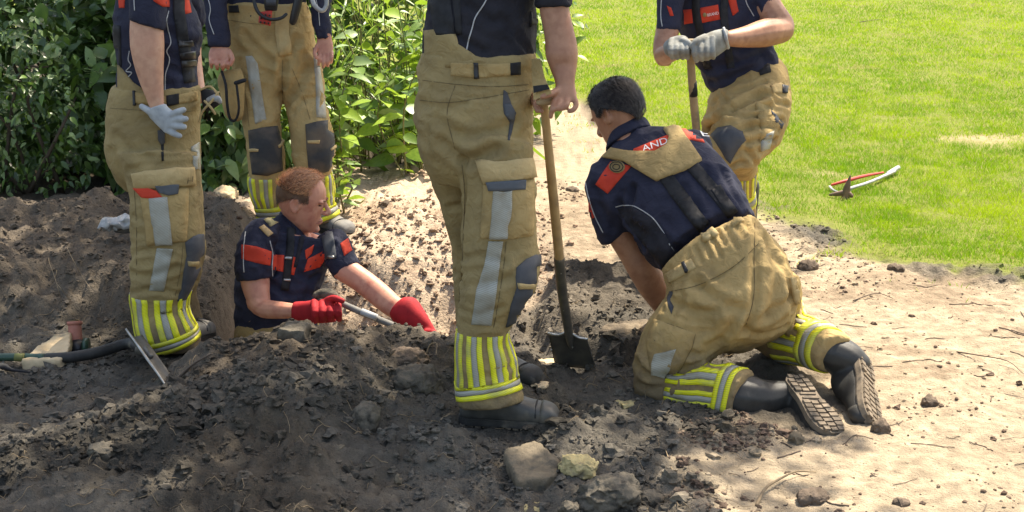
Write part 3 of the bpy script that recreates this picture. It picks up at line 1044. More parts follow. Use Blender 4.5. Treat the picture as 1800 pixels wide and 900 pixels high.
# ------------------------------------------------------------------ lawn grass
def grass(name, n, y0, y1, dens_mask, hmin, hmax, label, seed):
    r = np.random.default_rng(seed)
    u = r.random(n)
    Yg = (y0 ** -0.9 + u * (y1 ** -0.9 - y0 ** -0.9)) ** (-1 / 0.9)
    Xg = r.random(n) * (0.46 * Yg + 1.2) - 0.9
    d = dens_mask(Xg, Yg)
    k = r.random(n) < d
    Xg, Yg = Xg[k], Yg[k]
    m = len(Xg)
    Zg = height(Xg, Yg, fine=False)
    sc = np.clip(Yg / 9, 0.8, 3.0)
    hgt = (hmin + (hmax - hmin) * r.random(m)) * (0.7 + 0.3 * sc)
    wid = 0.0026 * sc * (0.8 + 0.5 * r.random(m))
    a = r.random(m) * 6.283
    la = r.random(m) * 6.283
    lean = hgt * (0.3 + 0.9 * r.random(m))
    bx, by = np.cos(a) * wid, np.sin(a) * wid
    p0 = np.column_stack([Xg - bx, Yg - by, Zg - 0.004])
    p1 = np.column_stack([Xg + bx, Yg + by, Zg - 0.004])
    p2 = np.column_stack([Xg + np.cos(la) * lean, Yg + np.sin(la) * lean, Zg + hgt])
    Vg = np.stack([p0, p1, p2], 1).reshape(-1, 3)
    pp = np.column_stack([Xg, Yg, 0 * Xg])
    tone = np.clip(0.5 + 0.6 * fbm(pp * 1.1, 3) + 0.5 * fbm(pp * 7, 2) + 0.6 * (r.random(m) - 0.5), 0, 1)[:, None]
    col = np.array([0.20, 0.37, 0.010]) * (1 - tone) + np.array([0.43, 0.56, 0.018]) * tone
    dry = ((r.random(m) < 0.17) | (fbm(pp * 2.1 + 33, 3) > 0.95))[:, None]
    col = np.where(dry & (r.random(m) < 0.7)[:, None], np.array([0.48, 0.43, 0.17]), col)
    me = fast_mesh(name, Vg, np.arange(m * 3).reshape(-1, 3), smooth=False)
    set_col(me, 'blade_col', np.repeat(col, 3, axis=0))
    me.materials.append(MATS['grass_blade'])
    ob = bpy.data.objects.new(name, me)
    C.objects.link(ob)
    ob['kind'] = 'stuff'
    ob['label'] = label
    return ob
def lawn_density(X, Y):
    sand, lawn, tan = masks(X, Y)
    d = sstep(-0.12, 0.55, sdist(LAWN, X, Y) + 0.22 * fbm(np.column_stack([X, Y, 0 * X]) * 3, 3))
    for c, a, b in bare:
        q = ((X - c[0]) / a) ** 2 + ((Y - c[1]) / b) ** 2 + 0.5 * fbm(np.column_stack([X, Y, 0 * X]) * 5, 2)
        d = d * (1 - 0.9 * np.exp(-np.clip(q, 0, 9) ** 2))
    pq = np.column_stack([X, Y, 0 * X])
    d = np.maximum(d, 0.35 * sstep(0.35, 0.9, fbm(pq * 6 + 91, 3)) * sstep(-0.75, -0.05, sdist(LAWN, X, Y)))
    return d * (0.65 + 0.35 * sstep(-0.4, 0.4, fbm(np.column_stack([X, Y, 0 * X]) * 6 + 3, 2)))
grass('lawn_grass', 560000, 5.6, 34, lawn_density, 0.014, 0.032, 'short sunlit green lawn grass beyond the sandy ground', 5)

# ================================================================== VEGETATION
def leaf_shape(w=0.42, fold=0.25, droop=0.25, tip=1.0):
    Vl = []
    ts = [0, 0.12, 0.32, 0.55, 0.8, 1.0]
    ws = [0.02, 0.6, 1.0, 0.86, 0.42, 0.01]
    for t, s in zip(ts, ws):
        z = -droop * t * t
        Vl += [(t, -w / 2 * s, z + fold * w * s * 0.5), (t, 0, z), (t, w / 2 * s, z + fold * w * s * 0.5)]
    Fl = []
    for i in range(5):
        a = i * 3
        Fl += [(a, a + 1, a + 4, a + 3), (a + 1, a + 2, a + 5, a + 4)]
    return np.array(Vl), np.array(Fl)
LEAF = {'broad': leaf_shape(0.62, 0.22, 0.2), 'oval': leaf_shape(0.46, 0.25, 0.25), 'long': leaf_shape(0.26, 0.3, 0.45), 'blade': leaf_shape(0.07, 0.4, 0.7)}
LEAF_ME = {}
def leaf_obj_mesh(kind, mt):
    if (kind, mt) not in LEAF_ME:
        v, f = LEAF[kind]
        me = bpy.data.meshes.new('leaf')
        me.from_pydata(v.tolist(), [], f.tolist())
        me.polygons.foreach_set('use_smooth', np.ones(len(me.polygons), dtype=bool))
        me.materials.append(MATS[mt])
        LEAF_ME[(kind, mt)] = me
    return LEAF_ME[(kind, mt)]
def leaf_frames(p, d, up, s, r):
    # columns: along the leaf, across it, its face
    d = d / (np.linalg.norm(d, axis=1)[:, None] + 1e-9)
    y = np.cross(up, d)
    y /= np.linalg.norm(y, axis=1)[:, None] + 1e-9
    z = np.cross(d, y)
    roll = (r.random(len(p)) - 0.5) * 1.4
    y2 = y * np.cos(roll)[:, None] + z * np.sin(roll)[:, None]
    z2 = np.cross(d, y2)
    return np.stack([d, y2, z2], 2) * s[:, None, None]
def foliage(parent, base, p, M_, kind, mats, n_parts, r, name='foliage'):
    """the nearest leaves as parts of their own, the rest as one mass per leaf colour"""
    order = np.argsort(p[:, 1] - 0.4 * r.random(len(p)))
    lv, lf = LEAF[kind]
    pick = order[:n_parts]
    for i in pick:
        o = bpy.data.objects.new('leaf', leaf_obj_mesh(kind, mats[int(r.random() * len(mats))]))
        C.objects.link(o)
        o.parent = parent
        T = np.eye(4)
        T[:3, :3] = M_[i]
        T[:3, 3] = p[i] - base
        o.matrix_local = Matrix(T.tolist())
    rest = order[n_parts:]
    if len(rest) == 0:
        return
    which = (r.random(len(rest)) * len(mats)).astype(int)
    Vall, Fall, mi, o = [], [], [], 0
    Vv = np.einsum('nij,kj->nki', M_[rest], lv) + (p[rest] - base)[:, None, :]
    k = len(lv)
    Fv = lf[None] + (np.arange(len(rest)) * k)[:, None, None]
    me = fast_mesh(name, Vv.reshape(-1, 3), Fv.reshape(-1, 4))
    for m in mats:
        me.materials.append(MATS[m])
    me.polygons.foreach_set('material_index', np.repeat(which, len(lf)).astype(np.int32))
    ob = bpy.data.objects.new(name, me)
    C.objects.link(ob)
    ob.parent = parent
    ob['kind'] = 'stuff'
def shrub(name, label, centre, rad, n, lo, hi, kind, mats, n_parts, seed, group, nstem=7, hang=0.35):
    r = np.random.default_rng(seed)
    base = np.array([centre[0], centre[1], hz(centre[0], centre[1])])
    root = empty(name, base, label, 'shrub', group)
    top = np.asarray(centre)
    # leaves gather in sprays on the outside of the crown
    ns = n // 14
    u = r.normal(size=(ns, 3))
    u /= np.linalg.norm(u, axis=1)[:, None]
    u[:, 1] = -np.abs(u[:, 1]) * 0.8 + 0.25 * u[:, 1]
    rr = 0.55 + 0.5 * r.random(ns) ** 0.6 + 0.16 * fbm(u * 2.2 + seed, 2)
    sc = top + u * rr[:, None] * np.asarray(rad)
    sc[:, 2] = np.maximum(sc[:, 2], base[2] + 0.06 + 0.15 * r.random(ns))
    out = u * np.array([1, 1, 0.6])
    k = 14
    cp = np.repeat(sc, k, 0) + r.normal(size=(ns * k, 3)) * 0.075
    d = np.repeat(out, k, 0) * 0.7 + r.normal(size=(ns * k, 3)) * 0.75
    d[:, 2] -= hang
    up = np.repeat(out, k, 0) * 0.5 + np.array([0, -0.15, 0.9]) + r.normal(size=(ns * k, 3)) * 0.35
    s = lo + (hi - lo) * r.random(len(cp)) ** 1.5
    M_ = leaf_frames(cp, d, up, s, r)
    foliage(root, base, cp, M_, kind, mats, n_parts, r)
    for i in range(nstem):
        e = sc[int(r.random() * ns)]
        q0 = base + np.array([r.normal() * 0.12, r.normal() * 0.1, -0.02])
        mid = (q0 + e) / 2 + r.normal(size=3) * 0.08 + (0, 0, 0.15)
        link('stem', *tube3([q0, mid, e], [0.014, 0.009, 0.004], 6, False, 4), 'bark', root, base)
    return root
def stalky(name, label, x, y, hgt, nst, lean, kind, mats, lo, hi, per, n_parts, seed, group, cat='plant', spread=0.12):
    r = np.random.default_rng(seed)
    base = np.array([x, y, hz(x, y)])
    root = empty(name, base, label, cat, group)
    ps, ds, us, ss = [], [], [], []
    for i in range(nst):
        q0 = base + np.array([r.normal() * spread, r.normal() * spread, -0.02])
        h = hgt * (0.65 + 0.4 * r.random())
        e = q0 + np.array([r.normal() * lean, r.normal() * lean - 0.05, h])
        mid = (q0 + e) / 2 + np.array([r.normal() * 0.05, r.normal() * 0.05, 0.06])
        pts = cat_resample([q0, mid, e], 8)
        link('stem', *tube3(pts, np.linspace(0.006, 0.002, len(pts)), 5, False), 'stem', root, base)
        for j in range(per):
            t = 0.15 + 0.85 * (j + r.random()) / per
            q = pts[min(int(t * (len(pts) - 1)), len(pts) - 1)]
            a = j * 2.4 + r.random()
            d = np.array([math.cos(a), math.sin(a), 0.15 - 0.5 * r.random()])
            ps.append(q); ds.append(d); us.append(np.array([0, 0, 1]) + r.normal(size=3) * 0.25); ss.append((lo + (hi - lo) * r.random()) * (1.1 - 0.5 * t))
    ps, ds, us, ss = map(np.array, (ps, ds, us, ss))
    foliage(root, base, ps, leaf_frames(ps, ds, us, ss, r), kind, mats, n_parts, r)
    return root

gl = 'shrubs along the left edge'
DK = ['leaf_dark', 'leaf_dark', 'leaf_dark', 'leaf_mid', 'leaf_pale']
shrub('leafy_shrub', 'dark green shrub filling the top left corner of the picture', (-2.65, 8.6, 0.75), (0.75, 0.7, 0.85), 3200, 0.05, 0.15, 'broad', DK, 60, 31, gl)
shrub('leafy_shrub', 'dark shrub with drooping leaves directly left of the gloved worker', (-1.95, 8.2, 0.55), (0.5, 0.6, 0.75), 2000, 0.06, 0.17, 'broad', DK, 60, 32, gl)
shrub('leafy_shrub', 'shrub with big pale hanging leaves between the two left standing workers', (-1.52, 7.9, 0.4), (0.38, 0.45, 0.65), 1100, 0.07, 0.15, 'oval', ['leaf_dark', 'leaf_mid', 'leaf_pale', 'leaf_pale'], 60, 33, gl, hang=0.7)
shrub('leafy_shrub', 'small leaved shrub with glossy dark leaves at the left picture edge', (-2.75, 7.75, 0.45), (0.5, 0.4, 0.55), 1900, 0.03, 0.07, 'oval', DK, 60, 34, gl)
gm = 'bright plants behind the spoil'
BR = ['leaf_bright', 'leaf_bright', 'leaf_mid', 'leaf_pale']
stalky('leafy_weed', 'bright weed with long drooping leaves right of the long sleeved worker', -0.98, 7.75, 0.75, 7, 0.16, 'oval', BR, 0.11, 0.24, 12, 50, 41, gm)
stalky('leafy_weed', 'bright broad leaved weed close left of the central worker', -0.62, 7.85, 0.8, 7, 0.16, 'broad', BR, 0.11, 0.22, 12, 50, 42, gm)
stalky('leafy_weed', 'pale leaved weed hugging the long sleeved worker\'s hip', -1.22, 8.0, 0.95, 7, 0.16, 'oval', ['leaf_bright', 'leaf_pale', 'leaf_mid'], 0.09, 0.17, 12, 50, 43, gm)
stalky('leafy_weed', 'tall yellow green weed rising above the sunlit spoil', -0.85, 8.25, 1.15, 9, 0.2, 'oval', BR, 0.10, 0.21, 14, 50, 44, gm)
stalky('leafy_weed', 'tall weed half hidden behind the central worker', -0.5, 8.3, 1.15, 8, 0.2, 'broad', BR, 0.10, 0.20, 14, 40, 45, gm)
stalky('tall_grass', 'tall bright grass at the top between the left workers and the centre', -1.0, 8.9, 1.35, 26, 0.22, 'blade', ['leaf_bright', 'leaf_bright', 'leaf_mid'], 0.2, 0.42, 9, 50, 46, gm, 'grass tuft', 0.3)
stalky('tall_grass', 'tall grass stalks behind the broad leaved weeds', -0.55, 9.1, 1.3, 22, 0.22, 'blade', ['leaf_bright', 'leaf_mid'], 0.2, 0.42, 9, 50, 47, gm, 'grass tuft', 0.28)
stalky('low_weed', 'low bright green weed beside the long sleeved worker\'s boot', -0.86, 7.0, 0.26, 6, 0.08, 'broad', ['leaf_bright', 'leaf_mid'], 0.06, 0.12, 7, 42, 48, gm, spread=0.07)
shrub('thicket_shrub', 'mid green thicket behind the weeds at the top', (-0.75, 9.9, 0.6), (1.1, 0.5, 0.95), 3000, 0.06, 0.14, 'oval', ['leaf_mid', 'leaf_bright', 'leaf_mid'], 30, 49, gm)
shrub('thicket_shrub', 'dark thicket behind the corner shrub at the far top left', (-3.5, 9.5, 0.7), (1.0, 0.5, 1.0), 3000, 0.06, 0.14, 'oval', ['leaf_dark', 'leaf_mid'], 30, 51, gl)
shrub('thicket_shrub', 'dark thicket behind the left standing workers', (-2.1, 9.7, 0.7), (1.3, 0.5, 1.0), 3000, 0.06, 0.14, 'oval', ['leaf_dark', 'leaf_mid'], 30, 50, gl)

# ------------------------------------------------------------------ the tree whose crown shades the dig (rises outside the frame, left)
r = np.random.default_rng(77)
tb = np.array([-4.7, 8.6, hz(-4.7, 8.6)])
tree = empty('shade_tree', tb, 'broadleaf tree whose overhanging crown shades the diggers', 'tree')
trunk = tube3([tb + (0, 0, -0.1), tb + (0.1, -0.1, 1.6), tb + (0.3, -0.2, 3.2), tb + (0.5, -0.4, 4.6), tb + (0.7, -0.5, 6.0)], [0.24, 0.2, 0.17, 0.13, 0.06], 14, False, 4)
link('trunk', *trunk, 'bark', tree, tb)
def shade_box(n, lo, hi, cover, area):
    # leaf sprays hung in the crown on the sun's line over a place that lies in shade
    k = int(-math.log(1 - cover) * area / 0.02)
    s = np.asarray(lo) + r.random((k, 3)) * (np.asarray(hi) - np.asarray(lo))
    z = 4.3 + 1.9 * r.random(k)
    return s + SUN * ((z - s[:, 2]) / SUN[2])[:, None]
sprays = np.concatenate([
    shade_box(0, (-2.4, 3.0, 0), (0.55, 4.75, 0.1), 0.64, 5.2),       # the spoil heap in front
    shade_box(0, (0.5, 3.0, 0), (0.95, 4.6, 0.1), 0.5, 0.8),
    shade_box(0, (-2.7, 4.75, 0), (-1.3, 7.2, 0.25), 0.68, 3.4),      # the bank on the left
    shade_box(0, (-1.5, 5.0, 0.2), (-0.95, 5.2, 1.4), 0.74, 0.75),    # the worker on the left
    shade_box(0, (-0.4, 4.2, 0.2), (0.15, 4.45, 1.5), 0.58, 0.8),     # the worker in the centre
    shade_box(0, (0.45, 4.6, 0.1), (0.75, 5.0, 0.8), 0.3, 0.4),
    shade_box(0, (-1.0, 5.4, 0.0), (-0.6, 5.6, 0.35), 0.35, 0.3),
    shade_box(0, (-1.4, 5.1, -0.5), (-1.05, 6.3, 0.1), 0.85, 0.9),
    shade_box(0, (-3.4, 7.4, 0), (-1.5, 9.0, 1.2), 0.55, 4.0),         # the shrubs
    shade_box(0, (-1.4, 6.5, 0.2), (-0.9, 6.8, 1.3), 0.35, 0.6),
    shade_box(0, (0.8, 6.2, 0.5), (1.3, 6.5, 1.5), 0.45, 0.6),
])
k = 8
cp = np.repeat(sprays, k, 0) + r.normal(size=(len(sprays) * k, 3)) * 0.09
d = r.normal(size=(len(cp), 3)) * (1, 1, 0.4)
up = np.array([0, 0, 1]) + r.normal(size=(len(cp), 3)) * 0.35
M_ = leaf_frames(cp, d, up, 0.09 + 0.05 * r.random(len(cp)), r)
foliage(tree, tb, cp, M_, 'broad', ['leaf_dark', 'leaf_mid'], 0, r, 'crown')
for i in range(9):
    s = sprays[int(r.random() * len(sprays))]
    q0 = tb + np.array([0.4, -0.3, 3.4 + 0.25 * i])
    mid = (q0 + s) / 2 + (0, 0, 0.35)
    link('limb', *tube3([q0, mid, s], [0.075, 0.045, 0.012], 8, False, 5), 'bark', tree, tb)

# ================================================================== PEOPLE
def frame(fwd, up):
    f = np.asarray(fwd, dtype=float)
    f /= np.linalg.norm(f)
    u = np.asarray(up, dtype=float)
    u = u - f * (u @ f)
    u /= np.linalg.norm(u)
    return np.column_stack([f, np.cross(u, f), u])          # columns: forward, left, up

# ---------------------------------------------------------------- head (local: x forward, y left, z up, centre between the ears)
HEAD_ROWS = [(-0.122, 0.060, 0.020, 0.020), (-0.112, 0.074, -0.002, 0.036), (-0.09, 0.080, -0.035, 0.052), (-0.06, 0.083, -0.07, 0.064), (-0.03, 0.086, -0.092, 0.071),
             (0.0, 0.090, -0.100, 0.0765), (0.03, 0.094, -0.103, 0.077), (0.06, 0.088, -0.099, 0.0745), (0.085, 0.074, -0.088, 0.066), (0.104, 0.052, -0.066, 0.048), (0.115, 0.026, -0.040, 0.026)]
def head_parts(neck=True):
    rings = []
    rows = cat_resample(HEAD_ROWS, 3)
    th = np.linspace(0, 2 * math.pi, 28, endpoint=False)
    for z, xf_, xb, w in rows:
        x0 = (xf_ + xb) / 2 * 0.6
        c, s = np.cos(th), np.sin(th)
        x = np.where(c > 0, x0 + (xf_ - x0) * np.abs(c) ** 0.9, x0 - (x0 - xb) * np.abs(c))
        rings.append(np.column_stack([x, w * np.sign(s) * np.abs(s) ** 0.92, np.full(28, z)]))
    out = [rings_to_mesh(rings)]
    out.append(tube3([(0.088, 0, 0.016), (0.100, 0, -0.006), (0.113, 0, -0.028), (0.105, 0, -0.038)], [0.007, 0.0085, 0.0115, 0.009], 10, True, 2))
    for s in (-1, 1):
        out.append(ellipsoid((0.098, s * 0.011, -0.034), (0.012, 0.0085, 0.008)))
        out.append(ellipsoid((0.084, s * 0.032, 0.017), (0.010, 0.024, 0.007)))
        out.append(ellipsoid((0.050, s * 0.040, -0.024), (0.022, 0.018, 0.024)))
        a = math.radians(12)
        R = np.array([[math.cos(a), 0, math.sin(a)], [0, 1, 0], [-math.sin(a), 0, math.cos(a)]])
        out.append(ellipsoid((-0.012, s * 0.081, -0.006), (0.021, 0.008, 0.032), R))
        out.append(tube3([(-0.005, s * 0.083, 0.022), (-0.024, s * 0.087, 0.018), (-0.032, s * 0.088, -0.004), (-0.02, s * 0.085, -0.026), (-0.006, s * 0.08, -0.036)], [0.004] * 5, 8, True, 3))
    out.append(ellipsoid((0.084, 0, -0.066), (0.009, 0.022, 0.0055)))
    out.append(ellipsoid((0.081, 0, -0.078), (0.009, 0.019, 0.0065)))
    out.append(ellipsoid((0.072, 0, -0.106), (0.014, 0.02, 0.014)))
    if neck:
        out.append(tube3([(-0.02, 0, -0.03), (-0.035, 0, -0.10), (-0.06, 0, -0.20)], [0.05, 0.054, 0.062], 18))
    return out
def sculpt_head(V, cen, R, sc=1.0):
    # eye hollows, ear bowl, mouth line pressed into the fused surface
    L_ = (V - cen) @ R / sc
    off = np.zeros_like(L_)
    for s in (-1, 1):
        q = (L_ - (0.090, s * 0.031, 0.0)) / (0.02, 0.017, 0.009)
        off[:, 0] -= 0.010 * np.exp(-(q ** 2).sum(1))
        q = (L_ - (-0.008, s * 0.09, -0.004)) / (0.008, 0.02, 0.014)
        off[:, 1] -= s * 0.008 * np.exp(-(q ** 2).sum(1))
    q = (L_ - (0.092, 0, -0.0722)) / (0.02, 0.021, 0.0022)
    off[:, 0] -= 0.004 * np.exp(-(q ** 2).sum(1))
    return V + (off * sc) @ R.T
def hairline(az, el):
    a = abs(az)
    if a < 40: lim = 44 - 4 * math.cos(math.radians(a * 4))
    elif a < 70: lim = 44 - (a - 40) * 0.9
    elif a < 92: lim = 4
    elif a < 112: lim = 8
    else: lim = 8 - (a - 112) * 0.62
    return el > max(lim, -32)
def hair(parent, base, sk, cen, R, sc, m_top, m_side, thick, n_str, length, seed, back=0.3, wid=0.0016, outline=hairline, combed=None, el_min=-40, lift=0.22, m_str=None, jitter=0.16):
    r = np.random.default_rng(seed)
    def radius(az, el):
        d = np.array([math.cos(math.radians(el)) * math.cos(math.radians(az)), math.cos(math.radians(el)) * math.sin(math.radians(az)), math.sin(math.radians(el))])
        dw = R @ d
        loc, nor, i, ds = sk.bvh.ray_cast(Vector(cen), Vector(dw))
        return dw, (ds if loc is not None else 0.1 * sc), (np.array(nor) if loc is not None else dw)
    # close scalp shell
    na, ne = 60, 26
    V, idx, F = [], {}, []
    for i in range(na):
        for j in range(ne):
            az, el = -180 + 360 * i / na, -34 + (88 + 34) * j / (ne - 1)
            jit = 5 * n3(np.array([[az * 0.09, el * 0.09, seed]]))[0]
            if outline(az, el + jit):
                dw, ds, nn = radius(az, el)
                t = thick * (0.35 + 0.65 * sstep(0, 22, el + 12 if abs(az) > 100 else el - 8))
                t = t * (1 + 0.06 * n3(np.array([[az * 0.12, el * 0.12, seed + 5]]))[0])
                idx[(i, j)] = len(V)
                V.append(np.asarray(cen) + dw * (ds + t * sc))
    for i in range(na):
        for j in range(ne - 1):
            q = [(i, j), ((i + 1) % na, j), ((i + 1) % na, j + 1), (i, j + 1)]
            if all(k in idx for k in q):
                F.append(tuple(idx[k] for k in q))
    top = [idx[(i, ne - 1)] for i in range(na) if (i, ne - 1) in idx]
    if len(top) == na:
        F.append(tuple(top))
    V = np.array(V)
    inner = np.asarray(cen) + (V - cen) * (1 - 0.02 / 0.11)
    h = link('hair', np.vstack([V, inner]), F + [tuple(k + len(V) for k in f[::-1]) for f in F], m_side, parent, base)
    if m_top != m_side:
        h.data.materials.append(MATS[m_top])
        for k, f in enumerate(F):
            if ((V[list(f)].mean(0) - cen) @ R)[2] > 0.062 * sc:
                h.data.polygons[k].material_index = 1
    tops, sides = [], []
    for k in range(n_str):
        az = r.random() * 360 - 180
        el = math.degrees(math.asin(-0.5 + 1.5 * r.random()))
        if not outline(az, el - 2):
            continue
        low = el < el_min
        dw, ds, nn = radius(az, el)
        p0 = np.asarray(cen) + dw * (ds + (0.3 if low else 0.85) * thick * sc)
        flow = nn * 0.9 + R @ np.array([-back, 0, 0.0]) + r.normal(size=3) * 0.28
        if combed is not None:
            c = R @ np.asarray(combed if not low else (-0.5, 0, -0.8))
            flow = c - nn * (c @ nn) + nn * (lift if not low else 0.12) + r.normal(size=3) * jitter
        flow /= np.linalg.norm(flow)
        L_ = length * sc * (0.5 + 0.7 * r.random()) * (0.5 if low else 0.6 + 0.4 * sstep(0, 40, el))
        side = np.cross(flow, dw + 0.01)
        side /= np.linalg.norm(side) + 1e-9
        w = wid * (0.7 + 0.7 * r.random())
        mid = p0 + flow * L_ * 0.6 + nn * 0.003
        tip = p0 + (flow + np.array([0, 0, -0.12])) * L_
        (sides if low else tops).append((np.array([p0 - side * w, p0 + side * w, mid + side * w * 0.7, mid - side * w * 0.7, tip]), [(0, 1, 2, 3), (3, 2, 4)]))
    for parts, m in ((tops, m_str or m_top), (sides, m_side)):
        if parts:
            link('hair_strands', *join(parts), m, h, base, smooth=True)
    return h
def eyes(parent, base, cen, R, sc):
    for s in (-1, 1):
        c = cen + R @ (np.array([0.0755, s * 0.031, 0.0]) * sc)
        e = link('eye', *ellipsoid(c, (0.0085 * sc, 0.0080 * sc, 0.0020 * sc), R, 12, 8), 'eye_dark', parent, base)
        c2 = cen + R @ (np.array([0.0825, s * 0.031, -0.0005]) * sc)
        link('iris', *ellipsoid(c2, (0.0030 * sc, 0.0034 * sc, 0.0028 * sc), R, 10, 6), 'eye_dark', e, base)
        b0 = [cen + R @ (np.array(q) * sc) for q in ((0.0975, s * 0.014, 0.0165), (0.0965, s * 0.03, 0.0215), (0.082, s * 0.048, 0.0165))]
        link('eyebrow', *tube3(b0, [0.0026 * sc, 0.0032 * sc, 0.0016 * sc], 6, True, 3), 'hair_base', parent, base)

# ---------------------------------------------------------------- boots (local: x to the toe, z up, sole at 0)
def sole_outline(n=36, grow=0.0):
    xs = np.array([-0.103, -0.095, -0.07, -0.03, 0.02, 0.07, 0.12, 0.16, 0.19, 0.21, 0.219])
    ws = np.array([0.008, 0.027, 0.039, 0.040, 0.037, 0.043, 0.051, 0.051, 0.043, 0.027, 0.008])
    xx = np.linspace(xs[0], xs[-1], n // 2)
    ww = np.interp(xx, xs, ws) + grow
    return np.vstack([np.column_stack([xx, ww]), np.column_stack([xx[::-1], -ww[::-1]])])
FOOT = [(-0.098, 0.022, 0.02, 0.055), (-0.09, 0.036, 0.016, 0.10), (-0.05, 0.0415, 0.015, 0.135), (0.0, 0.042, 0.015, 0.135), (0.045, 0.043, 0.015, 0.118), (0.09, 0.047, 0.015, 0.097),
        (0.13, 0.050, 0.015, 0.084), (0.17, 0.049, 0.015, 0.077), (0.195, 0.042, 0.016, 0.068), (0.211, 0.026, 0.02, 0.05)]
def foot_mesh(grow=0.0, x0=None):
    rows = cat_resample(FOOT, 3)
    if x0 is not None:
        rows = rows[rows[:, 0] >= x0]
    th = np.linspace(0, 2 * math.pi, 24, endpoint=False)
    rings = []
    for x, w, zb, zt in rows:
        zc, hh = (zb + zt) / 2, (zt - zb) / 2
        rings.append(np.column_stack([np.full(24, x), (w + grow) * np.sign(np.cos(th)) * np.abs(np.cos(th)) ** 0.75, zc + (hh + grow) * np.sign(np.sin(th)) * np.abs(np.sin(th)) ** 0.8]))
    return rings_to_mesh(rings)
_up = fuse([foot_mesh(), tube3([(-0.03, 0, 0.06), (-0.032, 0, 0.13), (-0.035, 0, 0.20), (-0.038, 0, 0.25)], [0.052, 0.054, 0.057, 0.060], 20, True, 2)], 0.006, 5)
_cap = foot_mesh(0.0028, 0.145)
_out = sole_outline(40, 0.003)
def slab(poly, z0, z1):
    n = len(poly)
    V = np.vstack([np.column_stack([poly, np.full(n, z0)]), np.column_stack([poly, np.full(n, z1)])])
    F = [(i, (i + 1) % n, (i + 1) % n + n, i + n) for i in range(n)] + [tuple(range(n - 1, -1, -1)), tuple(range(n, 2 * n))]
    return V, F
_sole = join([slab(_out, 0.008, 0.026), slab(sole_outline(40, 0.0005), 0.026, 0.031)])
def lugs():
    out = []
    xs = np.linspace(-0.086, 0.20, 13)
    for i, x in enumerate(xs):
        w = np.interp(x, [-0.1, -0.07, -0.03, 0.02, 0.07, 0.12, 0.16, 0.2, 0.22], [0.02, 0.037, 0.038, 0.034, 0.041, 0.049, 0.048, 0.034, 0.01])
        if 0.0 < x < 0.045:
            out.append(boxm((x - 0.004, -w * 0.8, 0.003), (x + 0.004, w * 0.8, 0.0085)))
            continue
        for s in (-1, 1):
            y0, y1 = sorted((s * w * 0.42, s * w * 0.98))
            out.append(boxm((x - 0.0085, y0, 0.0), (x + 0.0085, y1, 0.0085)))
        out.append(boxm((x - 0.003, -w * 0.3, 0.001), (x + 0.012, w * 0.3, 0.0085)))
    return join(out)
_lugs = lugs()
def boot(parent, base, org, fwd, up=(0, 0, 1), sc=1.0, leather='boot_leather', sole='boot_rubber', tread='boot_sole', shaft=0.25):
    R = frame(fwd, up) * sc
    V, F = _up
    b = link('boot', *xf((V, F), R, org), leather, parent, base)
    link('toe_cap', *xf(_cap, R, org), 'boot_rubber' if leather == 'boot_leather' else leather, b, base)
    link('cap_seam', *xf(tube3([(0.143, 0.0505 * math.cos(t), 0.047 + 0.0375 * math.sin(t)) for t in np.linspace(0, math.pi, 12)], 0.0022, 6), R, org), 'black_web', b, base)
    link('sole', *xf(_sole, R, org), sole, b, base, smooth=False)
    link('tread', *xf(_lugs, R, org), tread, b, base, smooth=False)
    for i, x in enumerate((0.035, 0.055, 0.075)):
        z = 0.128 - i * 0.012
        link('lace', *xf(tube3([(x - 0.004, -0.03, z - 0.012), (x, -0.012, z), (x, 0.012, z), (x - 0.004, 0.03, z - 0.012)], 0.0035, 6, True, 2), R, org), 'black_web', b, base)
    return b
def bent_boot(parent, base, toe_px, heel_px, y_toe, phi, side_px, shaft):
    # foot pointed back from a kneeling leg: toe and heel seen at those pixels, the sole turned towards us by phi
    toe = P(*toe_px, y_toe)
    lo, hi = y_toe, y_toe + 0.5
    for _ in range(40):
        md = (lo + hi) / 2
        if np.linalg.norm(P(*heel_px, md) - toe) < 0.315:
            lo = md
        else:
            hi = md
    heel = P(*heel_px, lo)
    f = (toe - heel) / np.linalg.norm(toe - heel)
    s = np.array([side_px[0], 0, side_px[1]], dtype=float)
    s = s - f * (s @ f)
    s /= np.linalg.norm(s)
    c = CAM - toe
    c = c - f * (c @ f) - s * (c @ s)
    c /= np.linalg.norm(c)
    n = math.cos(phi) * s + math.sin(phi) * c
    R = frame(f, -n)
    org = toe - f * 0.215
    foot = xf(foot_mesh(), R, org)
    b = link('boot', *fuse([foot, shaft], 0.006, 5), 'boot_leather', parent, base)
    link('toe_cap', *xf(_cap, R, org), 'boot_rubber', b, base)
    link('sole', *xf(_sole, R, org), 'boot_sole', b, base, smooth=False)
    link('tread', *xf(_lugs, R, org), 'boot_sole', b, base, smooth=False)
    return b
def stripes(parent, base, sk, axis, t0, t1, rt0, rt1, ref=(0, -1, 0), n=32, phase=0.0, a_lo=-180, a_hi=180, reach=0.14):
    st = 360.0 / n
    k = 0
    a = a_lo + phase
    while a < a_hi - 0.1 + phase:
        w = k % 4
        if w != 3:
            wrap('reflective_stripe', sk, axis, t0, t1, a + 0.4, a + st - 0.4, 'silver_tape' if w == 1 else 'yellow_tape', parent, base, 0.0035, 0.006, 9, 2, ref, reach)
        a += st
        k += 1
    h = (rt1 - rt0) / 3
    for i, m in enumerate(('yellow_tape', 'silver_tape', 'yellow_tape')):
        wrap('reflective_ring', sk, axis, rt0 + h * i + 0.004, rt0 + h * (i + 1) - 0.004, -180, 180, m, parent, base, 0.005, 0.008, 2, 48, ref, reach)
